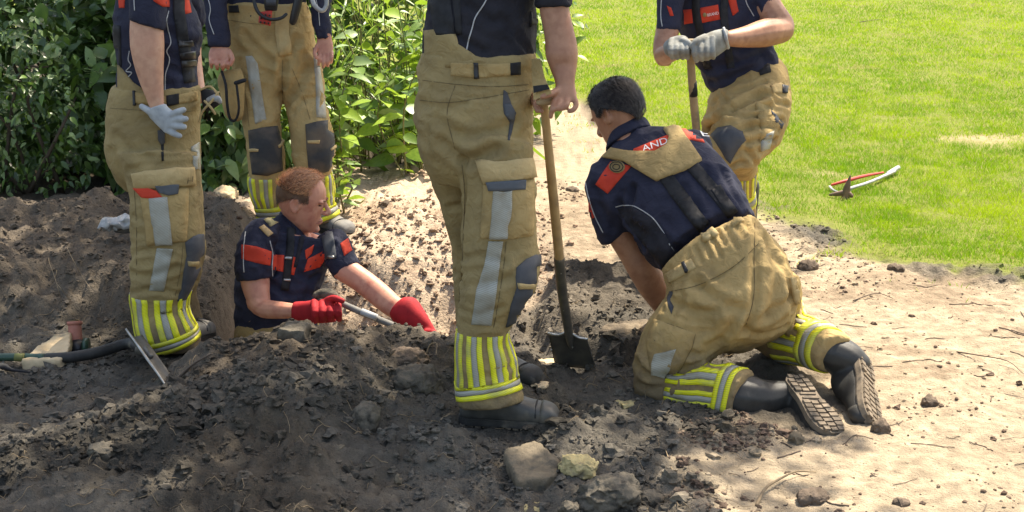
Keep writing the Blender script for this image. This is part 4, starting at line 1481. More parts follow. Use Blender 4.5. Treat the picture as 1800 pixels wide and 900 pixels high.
def piping(name, sk, pts, w_mm, m, parent, base, off=0.0015):
    q = []
    for x, y in cat_resample(np.asarray(pts, dtype=float), 6):
        l, nn, ds = sk.hit(x, y)
        if l is not None:
            q.append(np.array(l) + np.array(nn) * off)
    if len(q) > 2:
        link(name, *tube3(q, w_mm / 1000, 6, True), m, parent, base)
def mk(sk, name, m, parent, base):
    return link(name, sk.V, sk.F, m, parent, base)
def simple_head(parent_parts, cen, fwd, up=(0, 0, 1), sc=1.0):
    R = frame(fwd, up)
    return [xf(p, R * sc, cen) for p in head_parts()], R

# ================================================================ C: worker in the centre, seen from behind, hands on a spade
def worker_centre():
    base = G(880, 748, 0.0)
    root = empty('person', base, 'person standing in the centre, seen from behind, in tan work trousers leaning on a spade', 'person')
    st = [(-160, 815, 900, 4.36, .8), (-140, 778, 945, 4.36, .72), (-110, 757, 962, 4.36, .7), (-60, 752, 958, 4.36, .7), (0, 752, 944, 4.36, .74), (60, 746, 941, 4.35, .78), (125, 742, 938, 4.34, .8)]
    slv = [(-120, 900, 965, 4.30, .9), (-80, 922, 985, 4.27, .95), (-30, 938, 1002, 4.25, .95), (13, 943, 1007, 4.24, .95)]
    lslv = [(-120, 780, 850, 4.46, .9), (-60, 800, 870, 4.56, .9), (10, 830, 890, 4.58, .9)]
    arm = [(-40, 950, 998, 4.25, .9), (15, 948, 1001, 4.24, .9), (45, 954, 1007, 4.23, .9), (75, 958, 1014, 4.22, .9), (98, 959, 1016, 4.21, .9), (118, 966, 1014, 4.20, .85), (138, 974, 1011, 4.18, .75), (152, 976, 1011, 4.17, .6), (166, 973, 1014, 4.16, .5), (177, 971, 1012, 4.15, .42)]
    fing = [tpx([(1007, 168, 4.155, 6), (1013, 183, 4.14, 5.2), (1008, 193, 4.13, 4.8), (1000, 196, 4.13, 4.2)]),
            tpx([(998, 172, 4.15, 6.2), (995, 186, 4.125, 5.6), (984, 192, 4.12, 4.8)]),
            tpx([(986, 174, 4.15, 6.2), (981, 188, 4.12, 5.6), (972, 193, 4.12, 4.8)]),
            tpx([(976, 172, 4.15, 5.6), (971, 190, 4.125, 5), (968, 206, 4.13, 4.4)]),
            tpx([(982, 158, 4.16, 7), (966, 166, 4.125, 6), (953, 170, 4.12, 5)]),
            tpx([(890, 20, 4.58, 24), (915, 110, 4.52, 21), (938, 165, 4.34, 15), (946, 178, 4.26, 12)]),
            tpx([(946, 172, 4.24, 5.4), (941, 183, 4.20, 5.2), (945, 195, 4.18, 5)]), tpx([(950, 174, 4.25, 5.4), (947, 188, 4.20, 5), (952, 196, 4.17, 4.6)])]
    cen = P(862, -235, 4.36)
    hp, R = simple_head(None, cen, (0.85, 0.5, -0.3))
    body = fuse([loft(st, grow=0.9), loft(arm), loft(lslv, grow=.85)] + fing + hp, 0.0042, 3)
    bsk = Skin(*body)
    mk(bsk, 'body', 'skin_tan', root, base)
    hair(root, base, bsk, cen, R, 1.0, 'hair_dark', 'hair_dark', 0.012, 250, 0.03, 3)
    sh = cloth([loft(st), loft(slv), loft(lslv)], 0.009, 4, 0.004, (10, 10, 12), rid=0.005, seed=3.1,
               creases=[([(760, 20), (800, 60), (850, 90)], 0.012, 0.006), ([(880, 30), (915, 70), (930, 95)], 0.012, 0.006), ([(820, 10), (870, 40)], 0.014, 0.005)])
    shirt = mk(sh, 'shirt', 'navy_side', root, base)
    piping('piping', sh, [(862, -20), (852, 5), (836, 30), (830, 50), (824, 70), (820, 88)], 2.2, 'grey_piping', shirt, base)
    for poly in ([(752, -20), (790, -20), (800, 62), (764, 62)], [(795, -20), (808, -20), (812, 60), (802, 60)], [(932, 20), (944, 10), (944, 92), (930, 95)]):
        decal('brace', sh, poly, 'black_web', shirt, base, 0.004, 0.006, 9)
    tr = cloth([loft([(92, 740, 944, 4.34, .8), (120, 736, 942, 4.34, .82), (160, 732, 940, 4.34, .86), (200, 729, 938, 4.33, .9), (250, 734, 937, 4.33, .9), (290, 745, 938, 4.33, .85), (320, 765, 935, 4.33, .7)]),
                loft([(788, 250, 938, 250, 4.26, .9), (806, 300, 938, 300, 4.24, .95), (813, 350, 941, 350, 4.23, 1), (814, 400, 943, 400, 4.22, 1), (813, 440, 947, 440, 4.22, 1), (812, 470, 949, 470, 4.21, 1), (811, 500, 942, 500, 4.2, 1), (807, 530, 927, 530, 4.2, 1), (803, 560, 907, 560, 4.2, 1), (801, 585, 894, 585, 4.2, 1),
                      (800, 610, 900, 610, 4.2, 1), (800, 640, 907, 640, 4.2, 1), (801, 670, 911, 667, 4.2, 1), (804, 694, 918, 684, 4.19, 1), (808, 714, 922, 702, 4.185, 1)]),
                loft([(270, 740, 900, 4.42, .9), (320, 757, 880, 4.45, .9), (370, 777, 885, 4.47, .95), (420, 790, 890, 4.5, .95), (470, 796, 893, 4.53, .95), (520, 798, 893, 4.55, 1), (570, 802, 890, 4.58, 1), (610, 806, 898, 4.6, 1), (640, 808, 904, 4.6, 1)])],
               0.0085, 4, 0.0035, (8, 8, 15), rid=0.004, seed=1.0,
               creases=[([(735, 132), (800, 140), (870, 146), (938, 142)], 0.006, 0.004), ([(800, 168), (850, 172), (900, 160)], 0.006, 0.003), ([(780, 250), (815, 280), (840, 278), (870, 262)], 0.02, 0.012),
                        ([(812, 282), (818, 330), (815, 400), (812, 500)], 0.012, 0.010), ([(845, 240), (880, 225), (905, 215)], 0.018, 0.006), ([(770, 210), (800, 235), (830, 245)], 0.018, 0.007), ([(760, 150), (755, 220), (765, 290)], 0.006, 0.003),
                        ([(815, 455), (850, 450), (890, 462)], 0.012, 0.006), ([(812, 505), (850, 500), (895, 490)], 0.014, 0.007), ([(810, 545), (845, 552), (880, 540)], 0.012, 0.006), ([(765, 350), (790, 365), (810, 360)], 0.012, 0.006),
                        ([(790, 430), (812, 440)], 0.012, 0.006), ([(797, 480), (812, 488)], 0.012, 0.006), ([(740, 180), (780, 190), (820, 180)], 0.015, 0.004), ([(885, 335), (890, 420), (880, 500), (870, 570)], 0.005, 0.003), ([(900, 640), (880, 655), (850, 660)], 0.01, 0.005)])
    tro = mk(tr, 'trousers', 'canvas_olive_shaded', root, base)
    piping('seam', tr, [(736, 140), (800, 148), (870, 152), (938, 148)], 1.1, 'stain', tro, base, 0.0006)
    piping('seam', tr, [(738, 176), (790, 180), (860, 170), (930, 158)], 1.1, 'stain', tro, base, 0.0006)
    piping('seam', tr, [(812, 290), (817, 340), (815, 400), (812, 470), (806, 540)], 1.1, 'stain', tro, base, 0.0006)
    piping('seam', tr, [(890, 425), (884, 480), (876, 530), (868, 575)], 1.1, 'stain', tro, base, 0.0006)
    piping('seam', tr, [(800, 150), (786, 200), (800, 262)], 1.1, 'stain', tro, base, 0.0006)
    decal('bib', sh, [(738, 56), (764, 52), (768, 62), (800, 62), (806, 78), (836, 98), (880, 112), (944, 97), (944, 118), (737, 118)], 'canvas_olive_shaded', tro, base, 0.007, 0.012, 8)
    decal('waist_strap', tr, [(793, 110), (850, 112), (912, 111), (912, 130), (850, 137), (793, 133)], 'canvas', tro, base, 0.005, 0.007)
    decal('buckle', tr, [(832, 110), (840, 110), (841, 139), (833, 139)], 'black_plastic', tro, base, 0.009, 0.008)
    decal('touch_strip', tr, [(896, 111), (913, 109), (913, 130), (896, 132)], 'black_web', tro, base, 0.008, 0.006)
    decal('pocket_opening', tr, [(885, 158), (891, 162), (900, 188), (905, 205), (900, 230), (896, 247), (892, 246), (896, 215), (886, 200), (884, 185)], 'knee_pad', tro, base, 0.003, 0.006, 5)
    decal('zip_tab', tr, [(886, 184), (897, 184), (905, 198), (899, 212), (888, 204)], 'pocket_lining', tro, base, 0.008, 0.006, 5)
    pk = decal('cargo_pocket', tr, [(850, 322), (937, 316), (938, 360), (936, 414), (900, 420), (845, 419), (848, 370)], 'canvas', tro, base, 0.005, 0.010, 8, 0.010)
    decal('pocket_lining', tr, [(855, 320), (920, 315), (918, 334), (860, 336)], 'pocket_lining', tro, base, 0.018, 0.010, 6)
    decal('pocket_flap', tr, [(838, 284), (890, 283), (931, 277), (938, 312), (900, 316), (851, 324)], 'canvas_light', tro, base, 0.013, 0.018, 8, 0.007)
    decal('reflective_strip', tr, [(868, 336), (897, 334), (895, 380), (891, 419), (861, 420), (865, 380)], 'silver_tape', tro, base, 0.018, 0.012)
    decal('reflective_strip', tr, [(859, 424), (884, 424), (878, 470), (872, 520), (864, 572), (829, 570), (838, 510), (852, 465)], 'silver_tape', tro, base, 0.004, 0.006)
    kp = decal('knee_pad', tr, [(949, 444), (925, 455), (908, 470), (906, 487), (908, 506), (898, 536), (889, 575), (905, 566), (922, 548), (940, 520), (950, 482)], 'knee_pad', tro, base, 0.005, 0.010, 7, 0.010)
    decal('knee_tab', tr, [(908, 497), (934, 498), (931, 506), (909, 506)], 'canvas_light', tro, base, 0.017, 0.012, 6)
    stripes(tro, base, tr, [P(848, 572, 4.2), P(848, 600, 4.2), P(853, 640, 4.2), P(857, 670, 4.2), P(862, 696, 4.19)], 0.06, 0.78, 0.76, 0.98)
    stripes(tro, base, tr, [P(846, 570, 4.58), P(852, 610, 4.6), P(856, 640, 4.6)], 0.05, 0.75, 0.75, 0.97, n=28)
    # waist flap hanging open at the front
    fl = [P(934, 104, 4.22), P(950, 104, 4.17), P(958, 138, 4.14), P(970, 164, 4.10), P(938, 176, 4.14), P(935, 140, 4.2)]
    fl2 = [q + np.array([0.0, 0.012, 0.0]) for q in fl]
    n = len(fl)
    link('waist_flap', np.array(fl + fl2), [tuple(range(n)), tuple(range(2 * n - 1, n - 1, -1))] + [(i, i + n, (i + 1) % n + n, (i + 1) % n) for i in range(n)], 'canvas', tro, base, smooth=False)
    ft = [P(937, 151, 4.15), P(962, 148, 4.112), P(966, 156, 4.102), P(938, 163, 4.14)]
    ft = [q + np.array([0, -0.004, 0]) for q in ft]
    fb = [q + np.array([0, 0.003, 0]) for q in ft]
    link('touch_strip', np.array(ft + fb), [(0, 1, 2, 3), (7, 6, 5, 4), (0, 4, 5, 1), (1, 5, 6, 2), (2, 6, 7, 3), (3, 7, 4, 0)], 'black_web', tro, base, smooth=False)
    boot(root, base, G(864, 746, 0.004), (1, -0.13, 0), leather='boot_grey')
    boot(root, base, G(866, 664, 0.004), (0.75, -0.6, 0), sc=0.95)

# ================================================================ A: worker on the left, hand on hip
def worker_left():
    base = G(295, 616, -0.05)
    root = empty('person', base, 'person standing at left in dark polo and braces, grey gloved hand resting on hip', 'person')
    st = [(-95, 250, 300, 5.2, .8), (-75, 228, 325, 5.2, .7), (-50, 212, 335, 5.2, .72), (0, 203, 334, 5.2, .78), (30, 201, 346, 5.2, .8), (60, 201, 353, 5.2, .8), (85, 203, 351, 5.2, .8), (110, 206, 345, 5.2, .82), (140, 206, 346, 5.2, .85), (170, 203, 348, 5.2, .85)]
    slv = [(238, -82, 290, -82, 5.12, .9), (228, -50, 291, -50, 5.09, .95), (226, -10, 291, -5, 5.06, .95), (226, 20, 291, 30, 5.05, .95), (227, 36, 290, 55, 5.045, .95)]
    arm = [(0, 232, 285, 5.06, .9), (45, 229, 286, 5.05, .9), (70, 229, 288, 5.045, .9), (90, 231, 288, 5.04, .9), (120, 238, 287, 5.035, .9), (150, 248, 287, 5.03, .88), (175, 258, 288, 5.025, .8), (197, 266, 291, 5.02, .7), (212, 276, 303, 5.02, .5)]
    larm = [tpx([(300, -60, 5.3, 26), (330, 20, 5.42, 22), (335, 95, 5.45, 19), (345, 150, 5.35, 15), (352, 170, 5.3, 13)])]
    cen = P(285, -150, 5.2)
    hp, R = simple_head(None, cen, (0.9, 0.35, -0.35), sc=0.93)
    body = fuse([loft(st, grow=0.88), loft(arm)] + larm + hp, 0.0055, 3)
    bsk = Skin(*body)
    mk(bsk, 'body', 'skin', root, base)
    hair(root, base, bsk, cen, R, 0.93, 'hair_ginger_lit', 'hair_ginger_lit', 0.02, 250, 0.05, 4)
    sh = cloth([loft(st), loft(slv), tpx([(295, -60, 5.3, 34), (325, 0, 5.4, 30), (330, 35, 5.43, 29)])], 0.009, 4, 0.003, (10, 10, 12), rid=0.005, seed=8.2,
               creases=[([(300, 60), (330, 75), (350, 80)], 0.02, 0.007), ([(240, 110), (270, 140), (300, 150)], 0.014, 0.006), ([(300, 120), (325, 130)], 0.012, 0.006)])
    shirt = mk(sh, 'shirt', 'navy', root, base)
    decal('brace', sh, strip_px([(318, -60), (314, -20), (314, 20), (320, 60), (326, 100), (333, 145)], 20), 'black_web', shirt, base, 0.004, 0.006, 7)
    for (x, y) in ((325, 78), (328, 98), (330, 112)):
        decal('brace_buckle', sh, [(x - 13, y - 5), (x + 12, y - 8), (x + 13, y + 3), (x - 12, y + 6)], 'black_plastic', shirt, base, 0.010, 0.008, 6)
    decal('brace', sh, [(199, 40), (212, 45), (214, 118), (203, 112)], 'black_web', shirt, base, 0.004, 0.006, 7)
    decal('shoulder_panel', sh, [(312, -10), (330, -10), (336, 22), (322, 26)], 'red_cloth', shirt, base, 0.0025, 0.004, 6)
    decal('sleeve_panel', sh, [(262, -15), (296, -12), (298, 12), (286, 12), (270, 2)], 'red_cloth', shirt, base, 0.0025, 0.004, 6)
    decal('back_panel', sh, [(208, -10), (220, -10), (219, 14), (210, 14)], 'red_cloth', shirt, base, 0.0025, 0.004, 6)
    piping('piping', sh, [(296, 20), (292, 35), (295, 52), (300, 75), (293, 90), (298, 105), (291, 130), (290, 160)], 2, 'grey_piping', shirt, base)
    piping('piping', sh, [(235, -20), (236, 0), (237, 18)], 2, 'grey_piping', shirt, base)
    piping('piping', sh, [(228, 90), (226, 105), (230, 115), (222, 125), (232, 128), (222, 140), (226, 150)], 2, 'grey_piping', shirt, base)
    tr = cloth([loft([(150, 199, 350, 5.2, .85), (175, 193, 351, 5.2, .87), (200, 190, 350, 5.2, .9), (240, 187, 350, 5.2, .92), (280, 190, 350, 5.2, .92), (310, 204, 350, 5.2, .85), (335, 222, 348, 5.2, .7)]),
                loft([(205, 270, 350, 270, 5.12, .9), (222, 310, 351, 310, 5.1, .95), (229, 340, 352, 340, 5.09, .95), (233, 380, 353, 380, 5.08, 1), (234, 410, 356, 410, 5.08, 1), (233, 440, 357, 440, 5.08, 1), (232, 470, 351, 470, 5.08, 1), (232, 500, 341, 500, 5.08, 1), (232, 525, 331, 525, 5.08, 1),
                      (234, 550, 334, 550, 5.08, 1), (238, 575, 346, 575, 5.07, 1), (246, 596, 352, 598, 5.07, 1), (262, 612, 352, 612, 5.07, 1)]),
                loft([(270, 215, 350, 5.28, .9), (340, 240, 354, 5.3, .95), (440, 245, 360, 5.33, 1), (520, 245, 345, 5.35, 1), (565, 250, 354, 5.36, 1), (582, 255, 356, 5.36, .95)])],
               0.0085, 4, 0.0035, (8, 8, 15), rid=0.004, seed=2.7,
               creases=[([(195, 178), (250, 185), (300, 188), (348, 186)], 0.006, 0.004), ([(225, 300), (260, 290), (300, 292), (345, 285)], 0.012, 0.005), ([(205, 240), (230, 265), (260, 275)], 0.02, 0.006), ([(235, 380), (260, 390)], 0.012, 0.005),
                        ([(234, 445), (265, 440), (300, 448)], 0.012, 0.006), ([(233, 480), (262, 485), (310, 470)], 0.014, 0.007), ([(232, 515), (270, 508), (318, 515)], 0.012, 0.006), ([(288, 190), (286, 215), (285, 285)], 0.005, 0.004)])
    tro = mk(tr, 'trousers', 'canvas_olive_shaded', root, base)
    piping('seam', tr, [(194, 190), (250, 194), (300, 198), (348, 194)], 1.1, 'stain', tro, base, 0.0006)
    piping('seam', tr, [(305, 200), (305, 290)], 1.1, 'stain', tro, base, 0.0006)
    piping('seam', tr, [(236, 330), (240, 400), (240, 500)], 1.1, 'stain', tro, base, 0.0006)
    piping('seam', tr, [(322, 425), (318, 470), (308, 520)], 1.1, 'stain', tro, base, 0.0006)
    decal('bib', sh, [(203, 108), (214, 120), (235, 145), (265, 165), (345, 156), (349, 176), (197, 178)], 'canvas_olive_shaded', tro, base, 0.007, 0.012, 8)
    decal('waist_strap', tr, [(235, 162), (292, 170), (345, 160), (347, 176), (292, 187), (235, 180)], 'canvas', tro, base, 0.005, 0.007)
    decal('touch_strip', tr, [(292, 168), (313, 164), (313, 183), (292, 186)], 'black_web', tro, base, 0.009, 0.006)
    decal('buckle', tr, [(234, 160), (238, 160), (239, 186), (235, 186)], 'black_plastic', tro, base, 0.009, 0.008, 5)
    decal('pocket_opening', tr, [(282, 225), (288, 225), (288, 282), (284, 283)], 'black_web', tro, base, 0.0025, 0.004, 5)
    decal('zip_tab', tr, [(277, 229), (289, 229), (290, 250), (283, 254), (278, 246)], 'knee_pad', tro, base, 0.008, 0.006, 5)
    decal('front_strip', tr, [(336, 258), (349, 250), (351, 298), (341, 298)], 'silver_tape', tro, base, 0.004, 0.005)
    decal('cargo_pocket', tr, [(246, 336), (300, 333), (331, 330), (330, 380), (327, 424), (259, 432), (256, 400)], 'canvas', tro, base, 0.005, 0.010, 8, 0.009)
    decal('torn_lining', tr, [(238, 330), (262, 330), (276, 336), (287, 347), (270, 350), (252, 348)], 'red_cloth', tro, base, 0.015, 0.010, 6, 0.004)
    decal('pocket_lining', tr, [(274, 326), (312, 324), (311, 340), (296, 343), (280, 339)], 'pocket_lining', tro, base, 0.017, 0.010, 6)
    decal('pocket_flap', tr, [(234, 305), (255, 300), (338, 295), (341, 326), (290, 328), (240, 334)], 'canvas_light', tro, base, 0.013, 0.018, 8, 0.007)
    text_on('pocket_print', tr, 'H', [(325, 319), (332, 318), (332, 312), (325, 313)], 'stain', tro, base, 0.0225)
    decal('reflective_strip', tr, [(263, 349), (294, 346), (300, 400), (303, 429), (276, 431), (268, 390)], 'silver_tape', tro, base, 0.017, 0.012)
    decal('reflective_strip', tr, [(276, 436), (304, 438), (297, 470), (288, 512), (262, 511), (270, 470)], 'silver_tape', tro, base, 0.004, 0.006)
    decal('knee_pad', tr, [(358, 408), (340, 415), (325, 426), (328, 450), (322, 480), (319, 505), (311, 529), (326, 526), (342, 492), (355, 462), (358, 440)], 'knee_pad', tro, base, 0.005, 0.010, 7, 0.008)
    decal('knee_tab', tr, [(328, 458), (345, 458), (343, 466), (328, 466)], 'canvas_light', tro, base, 0.015, 0.011, 6)
    stripes(tro, base, tr, [P(282, 508, 5.08), P(283, 540, 5.08), P(292, 575, 5.07), P(300, 597, 5.07), P(306, 611, 5.07)], 0.06, 0.76, 0.74, 0.97, n=30)
    for nm, s in (('glove', 1),):
        gv = fuse([loft([(257, 194, 291, 182, 5.022, .7), (263, 206, 296, 189, 5.018, .6), (275, 219, 306, 196, 5.012, .45), (290, 234, 314, 202, 5.008, .36)]),
                   tpx([(300, 203, 5.008, 7), (312, 197, 5.0, 6.2), (323, 193, 5.0, 5.4)]), tpx([(302, 211, 5.008, 7), (316, 209, 5.0, 6.2), (327, 209, 5.0, 5.4)]),
                   tpx([(300, 220, 5.008, 7), (313, 222, 5.0, 6.2), (324, 223, 5.0, 5.4)]), tpx([(294, 228, 5.008, 6.4), (306, 235, 5.002, 5.6), (316, 239, 5.002, 5)]),
                   tpx([(276, 204, 5.015, 8), (262, 195, 5.01, 6.6), (249, 187, 5.015, 5.4)])], 0.0035, 3)
        link('glove', *gv, 'grey_glove', root, base)
    pc = link('belt_pouch', *fuse([loft([(352, 158, 378, 160, 5.15, .8), (354, 172, 388, 170, 5.14, .8), (356, 186, 386, 184, 5.14, .75), (360, 196, 372, 194, 5.14, .6)])], 0.006, 3), 'black_web', root, base)
    for pts in ([(352, 158, 5.1, 2), (370, 152, 5.09, 2), (384, 168, 5.08, 2)], [(360, 178, 5.08, 2.4), (370, 188, 5.07, 2.4), (378, 200, 5.08, 2.2)], [(384, 162, 5.08, 2.2), (372, 178, 5.07, 2.2), (356, 196, 5.08, 2), (350, 214, 5.09, 1.6)]):
        link('cord', *tpx(pts, 6), 'canvas_light', pc, base)
    link('buckle', *fuse([tpx([(366, 176, 5.09, 5), (380, 172, 5.08, 7), (388, 180, 5.08, 4)])], 0.005, 2), 'plastic_sheet', pc, base)
    boot(root, base, G(306, 612, -0.055), (0.55, 0.8, 0), sc=0.92, leather='boot_dusty')
    boot(root, base, G(288, 590, -0.055), (1, -0.02, 0), sc=0.86)

# ================================================================ B: worker facing us behind the hole
def worker_back():
    base = G(520, 410, 0.05)
    root = empty('person', base, 'person facing the camera behind the hole in long navy sleeves and dark knee pads', 'person')
    st = [(-168, 455, 500, 6.65, .8), (-150, 420, 535, 6.65, .6), (-130, 402, 556, 6.65, .58), (-90, 396, 558, 6.65, .6), (-40, 394, 546, 6.65, .62), (0, 394, 540, 6.65, .65), (30, 397, 543, 6.65, .65)]
    sl = [(-138, 388, 428, 6.6, .9), (-100, 374, 416, 6.58, .9), (-50, 362, 406, 6.55, .9), (0, 358, 399, 6.5, .9), (40, 362, 401, 6.47, .9), (82, 367, 404, 6.45, .9)]
    sr = [(-138, 538, 575, 6.6, .9), (-90, 545, 583, 6.6, .9), (-40, 546, 582, 6.58, .9), (0, 545, 580, 6.55, .9), (35, 549, 582, 6.53, .9), (67, 554, 584, 6.52, .9)]
    hands = [loft([(50, 368, 398, 6.46, .9), (80, 371, 401, 6.45, .65), (94, 367, 408, 6.44, .55), (106, 367, 408, 6.43, .5)])]
    for x, dy in ((371, 0), (381, 3), (391, 4), (400, 2)):
        hands.append(tpx([(x, 100, 6.43, 4.2), (x, 111 + dy, 6.40, 3.8), (x + 1, 118 + dy, 6.43, 3.3)]))
    hands.append(tpx([(403, 90, 6.43, 4.6), (409, 103, 6.40, 4.0), (405, 114, 6.39, 3.4)]))
    hands.append(loft([(40, 555, 580, 6.53, .9), (66, 557, 583, 6.52, .65), (82, 556, 586, 6.51, .5), (95, 557, 585, 6.5, .45)]))
    for x, dy in ((561, 0), (569, 5), (577, 3), (583, -3)):
        hands.append(tpx([(x, 92, 6.5, 3.7), (x, 105 + dy, 6.47, 3.3), (x - 1, 113 + dy, 6.49, 2.9)]))
    hands.append(tpx([(558, 80, 6.5, 4), (553, 92, 6.47, 3.6), (556, 102, 6.46, 3.0)]))
    cen = P(476, -235, 6.62)
    hp, R = simple_head(None, cen, (0.2, -0.9, -0.35))
    body = fuse([loft(st, grow=.88), loft(sl, grow=.8), loft(sr, grow=.8)] + hands + hp, 0.0040, 2)
    bsk = Skin(*body)
    mk(bsk, 'body', 'skin_red', root, base)
    hair(root, base, bsk, cen, R, 1.0, 'hair_dark', 'hair_dark', 0.012, 200, 0.03, 5)
    sh = cloth([loft(st), loft(sl), loft(sr)], 0.010, 4, 0.005, (12, 12, 16), rid=0.006, seed=5.5)
    shirt = mk(sh, 'shirt', 'navy', root, base)
    piping('piping', sh, [(364, -10), (370, 15), (368, 35), (376, 60)], 2, 'grey_piping', shirt, base)
    piping('piping', sh, [(556, 0), (560, 20), (562, 45)], 2, 'grey_piping', shirt, base)
    tr = cloth([loft([(2, 391, 541, 6.65, .66), (30, 396, 546, 6.65, .68), (60, 398, 552, 6.65, .7), (90, 402, 558, 6.65, .7), (120, 408, 563, 6.65, .68), (145, 415, 567, 6.65, .6)]),
                loft([(100, 404, 500, 6.62, .9), (140, 412, 497, 6.6, .95), (180, 421, 494, 6.58, .95), (220, 428, 494, 6.56, 1), (250, 432, 496, 6.55, 1), (280, 435, 499, 6.54, 1), (310, 436, 502, 6.55, 1), (340, 440, 500, 6.56, 1), (365, 449, 498, 6.56, 1), (388, 456, 496, 6.56, 1)]),
                loft([(100, 478, 562, 6.64, .9), (140, 495, 566, 6.62, .95), (180, 502, 572, 6.6, .95), (220, 509, 582, 6.57, 1), (250, 512, 586, 6.55, 1), (280, 515, 585, 6.54, 1), (310, 522, 584, 6.55, 1), (340, 528, 586, 6.56, 1), (365, 534, 590, 6.56, 1), (388, 540, 598, 6.56, 1)])],
               0.010, 4, 0.005, (8, 8, 12), rid=0.006, seed=6.6,
               creases=[([(497, 100), (496, 150), (500, 200)], 0.018, 0.014), ([(430, 60), (455, 90), (480, 110)], 0.02, 0.01), ([(520, 70), (510, 100), (500, 120)], 0.02, 0.01), ([(540, 120), (520, 160), (505, 190)], 0.02, 0.01), ([(420, 110), (440, 160), (470, 205)], 0.016, 0.007),
                        ([(515, 200), (530, 180), (560, 170)], 0.014, 0.006)])
    tro = mk(tr, 'trousers', 'canvas', root, base)
    piping('seam', tr, [(497, 105), (496, 140), (497, 180)], 1.1, 'stain', tro, base, 0.0006)
    piping('seam', tr, [(400, 35), (450, 42), (484, 40)], 1.1, 'stain', tro, base, 0.0006)
    piping('seam', tr, [(512, 40), (545, 42)], 1.1, 'stain', tro, base, 0.0006)
    piping('seam', tr, [(425, 120), (432, 170), (438, 222)], 1.1, 'stain', tro, base, 0.0006)
    piping('seam', tr, [(513, 120), (530, 160), (545, 210)], 1.1, 'stain', tro, base, 0.0006)
    decal('fly_flap', tr, [(483, 8), (509, 8), (508, 60), (513, 94), (490, 99), (484, 60)], 'canvas_light', tro, base, 0.006, 0.010, 7)
    decal('touch_strip', tr, [(403, 10), (419, 9), (421, 22), (404, 22)], 'black_web', tro, base, 0.006, 0.006, 6)
    decal('reflective_strip', tr, [(432, 99), (443, 98), (453, 112), (460, 160), (468, 210), (449, 218), (440, 160)], 'silver_tape', tro, base, 0.004, 0.006)
    decal('reflective_strip', tr, [(550, 84), (557, 90), (565, 140), (571, 185), (573, 208), (556, 206), (555, 150)], 'silver_tape', tro, base, 0.004, 0.006)
    decal('knee_pad', tr, [(437, 229), (460, 224), (487, 221), (494, 250), (496, 300), (470, 309), (444, 306), (440, 270)], 'knee_pad_worn', tro, base, 0.005, 0.012, 7, 0.010)
    decal('knee_pad', tr, [(537, 219), (560, 213), (583, 211), (587, 250), (585, 298), (560, 306), (543, 303), (539, 260)], 'knee_pad_worn', tro, base, 0.005, 0.012, 7, 0.010)
    for q in ([(440, 262), (456, 262), (455, 267), (441, 267)], [(485, 256), (494, 246), (494, 252), (487, 260)], [(541, 247), (561, 247), (560, 253), (542, 252)], [(577, 262), (586, 256), (586, 260), (579, 266)]):
        decal('knee_tab', tr, q, 'canvas_light', tro, base, 0.018, 0.012, 5)
    stripes(tro, base, tr, [P(468, 304, 6.55), P(470, 340, 6.56), P(474, 365, 6.56), P(476, 386, 6.56)], 0.03, 0.72, 0.70, 0.98, n=28)
    stripes(tro, base, tr, [P(553, 302, 6.55), P(557, 340, 6.56), P(562, 365, 6.56), P(569, 386, 6.56)], 0.03, 0.72, 0.70, 0.98, n=28)
    pk = link('cargo_pocket', *fuse([loft([(388, 126, 424, 120, 6.48, .45), (382, 142, 430, 140, 6.47, .5), (388, 170, 430, 172, 6.47, .5), (394, 198, 428, 204, 6.48, .45), (402, 210, 422, 213, 6.49, .35)])], 0.007, 3), 'canvas', tro, base)
    link('pocket_edge', *tpx([(390, 126, 6.43, 2.4), (397, 150, 6.41, 2.6), (399, 180, 6.41, 2.6), (404, 208, 6.43, 2.4), (414, 211, 6.43, 2.4), (420, 190, 6.41, 2.2), (416, 150, 6.41, 2.2)], 6), 'black_web', pk, base)
    link('touch_strip', *fuse([tpx([(414, 146, 6.405, 4), (430, 141, 6.40, 4)])], 0.005, 1), 'black_web', pk, base)
    rd = link('radio', *fuse([loft([(464, -24, 489, -24, 6.44, .6), (464, 2, 489, 2, 6.43, .6), (466, 19, 487, 19, 6.43, .55)], sup=5)], 0.006, 1), 'black_plastic', root, base)
    link('screen', *loft([(468, -2, 485, -2, 6.40, .1), (468, 10, 485, 10, 6.40, .1)], sup=6, m=1), 'knee_pad', rd, base)
    link('red_pad', *fuse([loft([(456, 21, 479, 18, 6.42, .3), (454, 40, 476, 46, 6.41, .3)], sup=5, m=1)], 0.005, 1), 'red_hose', rd, base)
    for i in range(9):
        x, y = 460 + (i % 3) * 7 - (i // 3), 25 + (i // 3) * 7 + (i % 3)
        link('key', *ellipsoid(P(x, y, 6.40), (0.005, 0.006, 0.005), None, 8, 5), 'black_plastic', rd, base)
    link('cable', *tpx([(444, -30, 6.42, 3.2), (447, 4, 6.40, 3.2), (456, 24, 6.39, 3.2), (475, 34, 6.38, 3.2), (494, 32, 6.38, 3.2), (503, 25, 6.39, 3)], 8), 'black_plastic', rd, base)
    link('torch', *tpx([(528, -20, 6.42, 8), (522, 10, 6.41, 8), (515, 38, 6.41, 7)], 10), 'black_plastic', root, base)
    link('hose', *tpx([(545, -20, 6.40, 4), (552, 8, 6.38, 4), (566, 19, 6.38, 4), (574, 8, 6.39, 4), (572, -12, 6.4, 4)], 8), 'plastic_sheet', root, base)
    zf = hz(*P(570, 400, 6.56)[:2])
    boot(root, base, np.array([P(566, 400, 6.6)[0], 6.6, zf]), (0.72, -0.7, 0), leather='boot_dusty')
    boot(root, base, np.array([P(478, 400, 6.6)[0], 6.6, zf]), (-0.1, -1, 0), leather='boot_dusty')

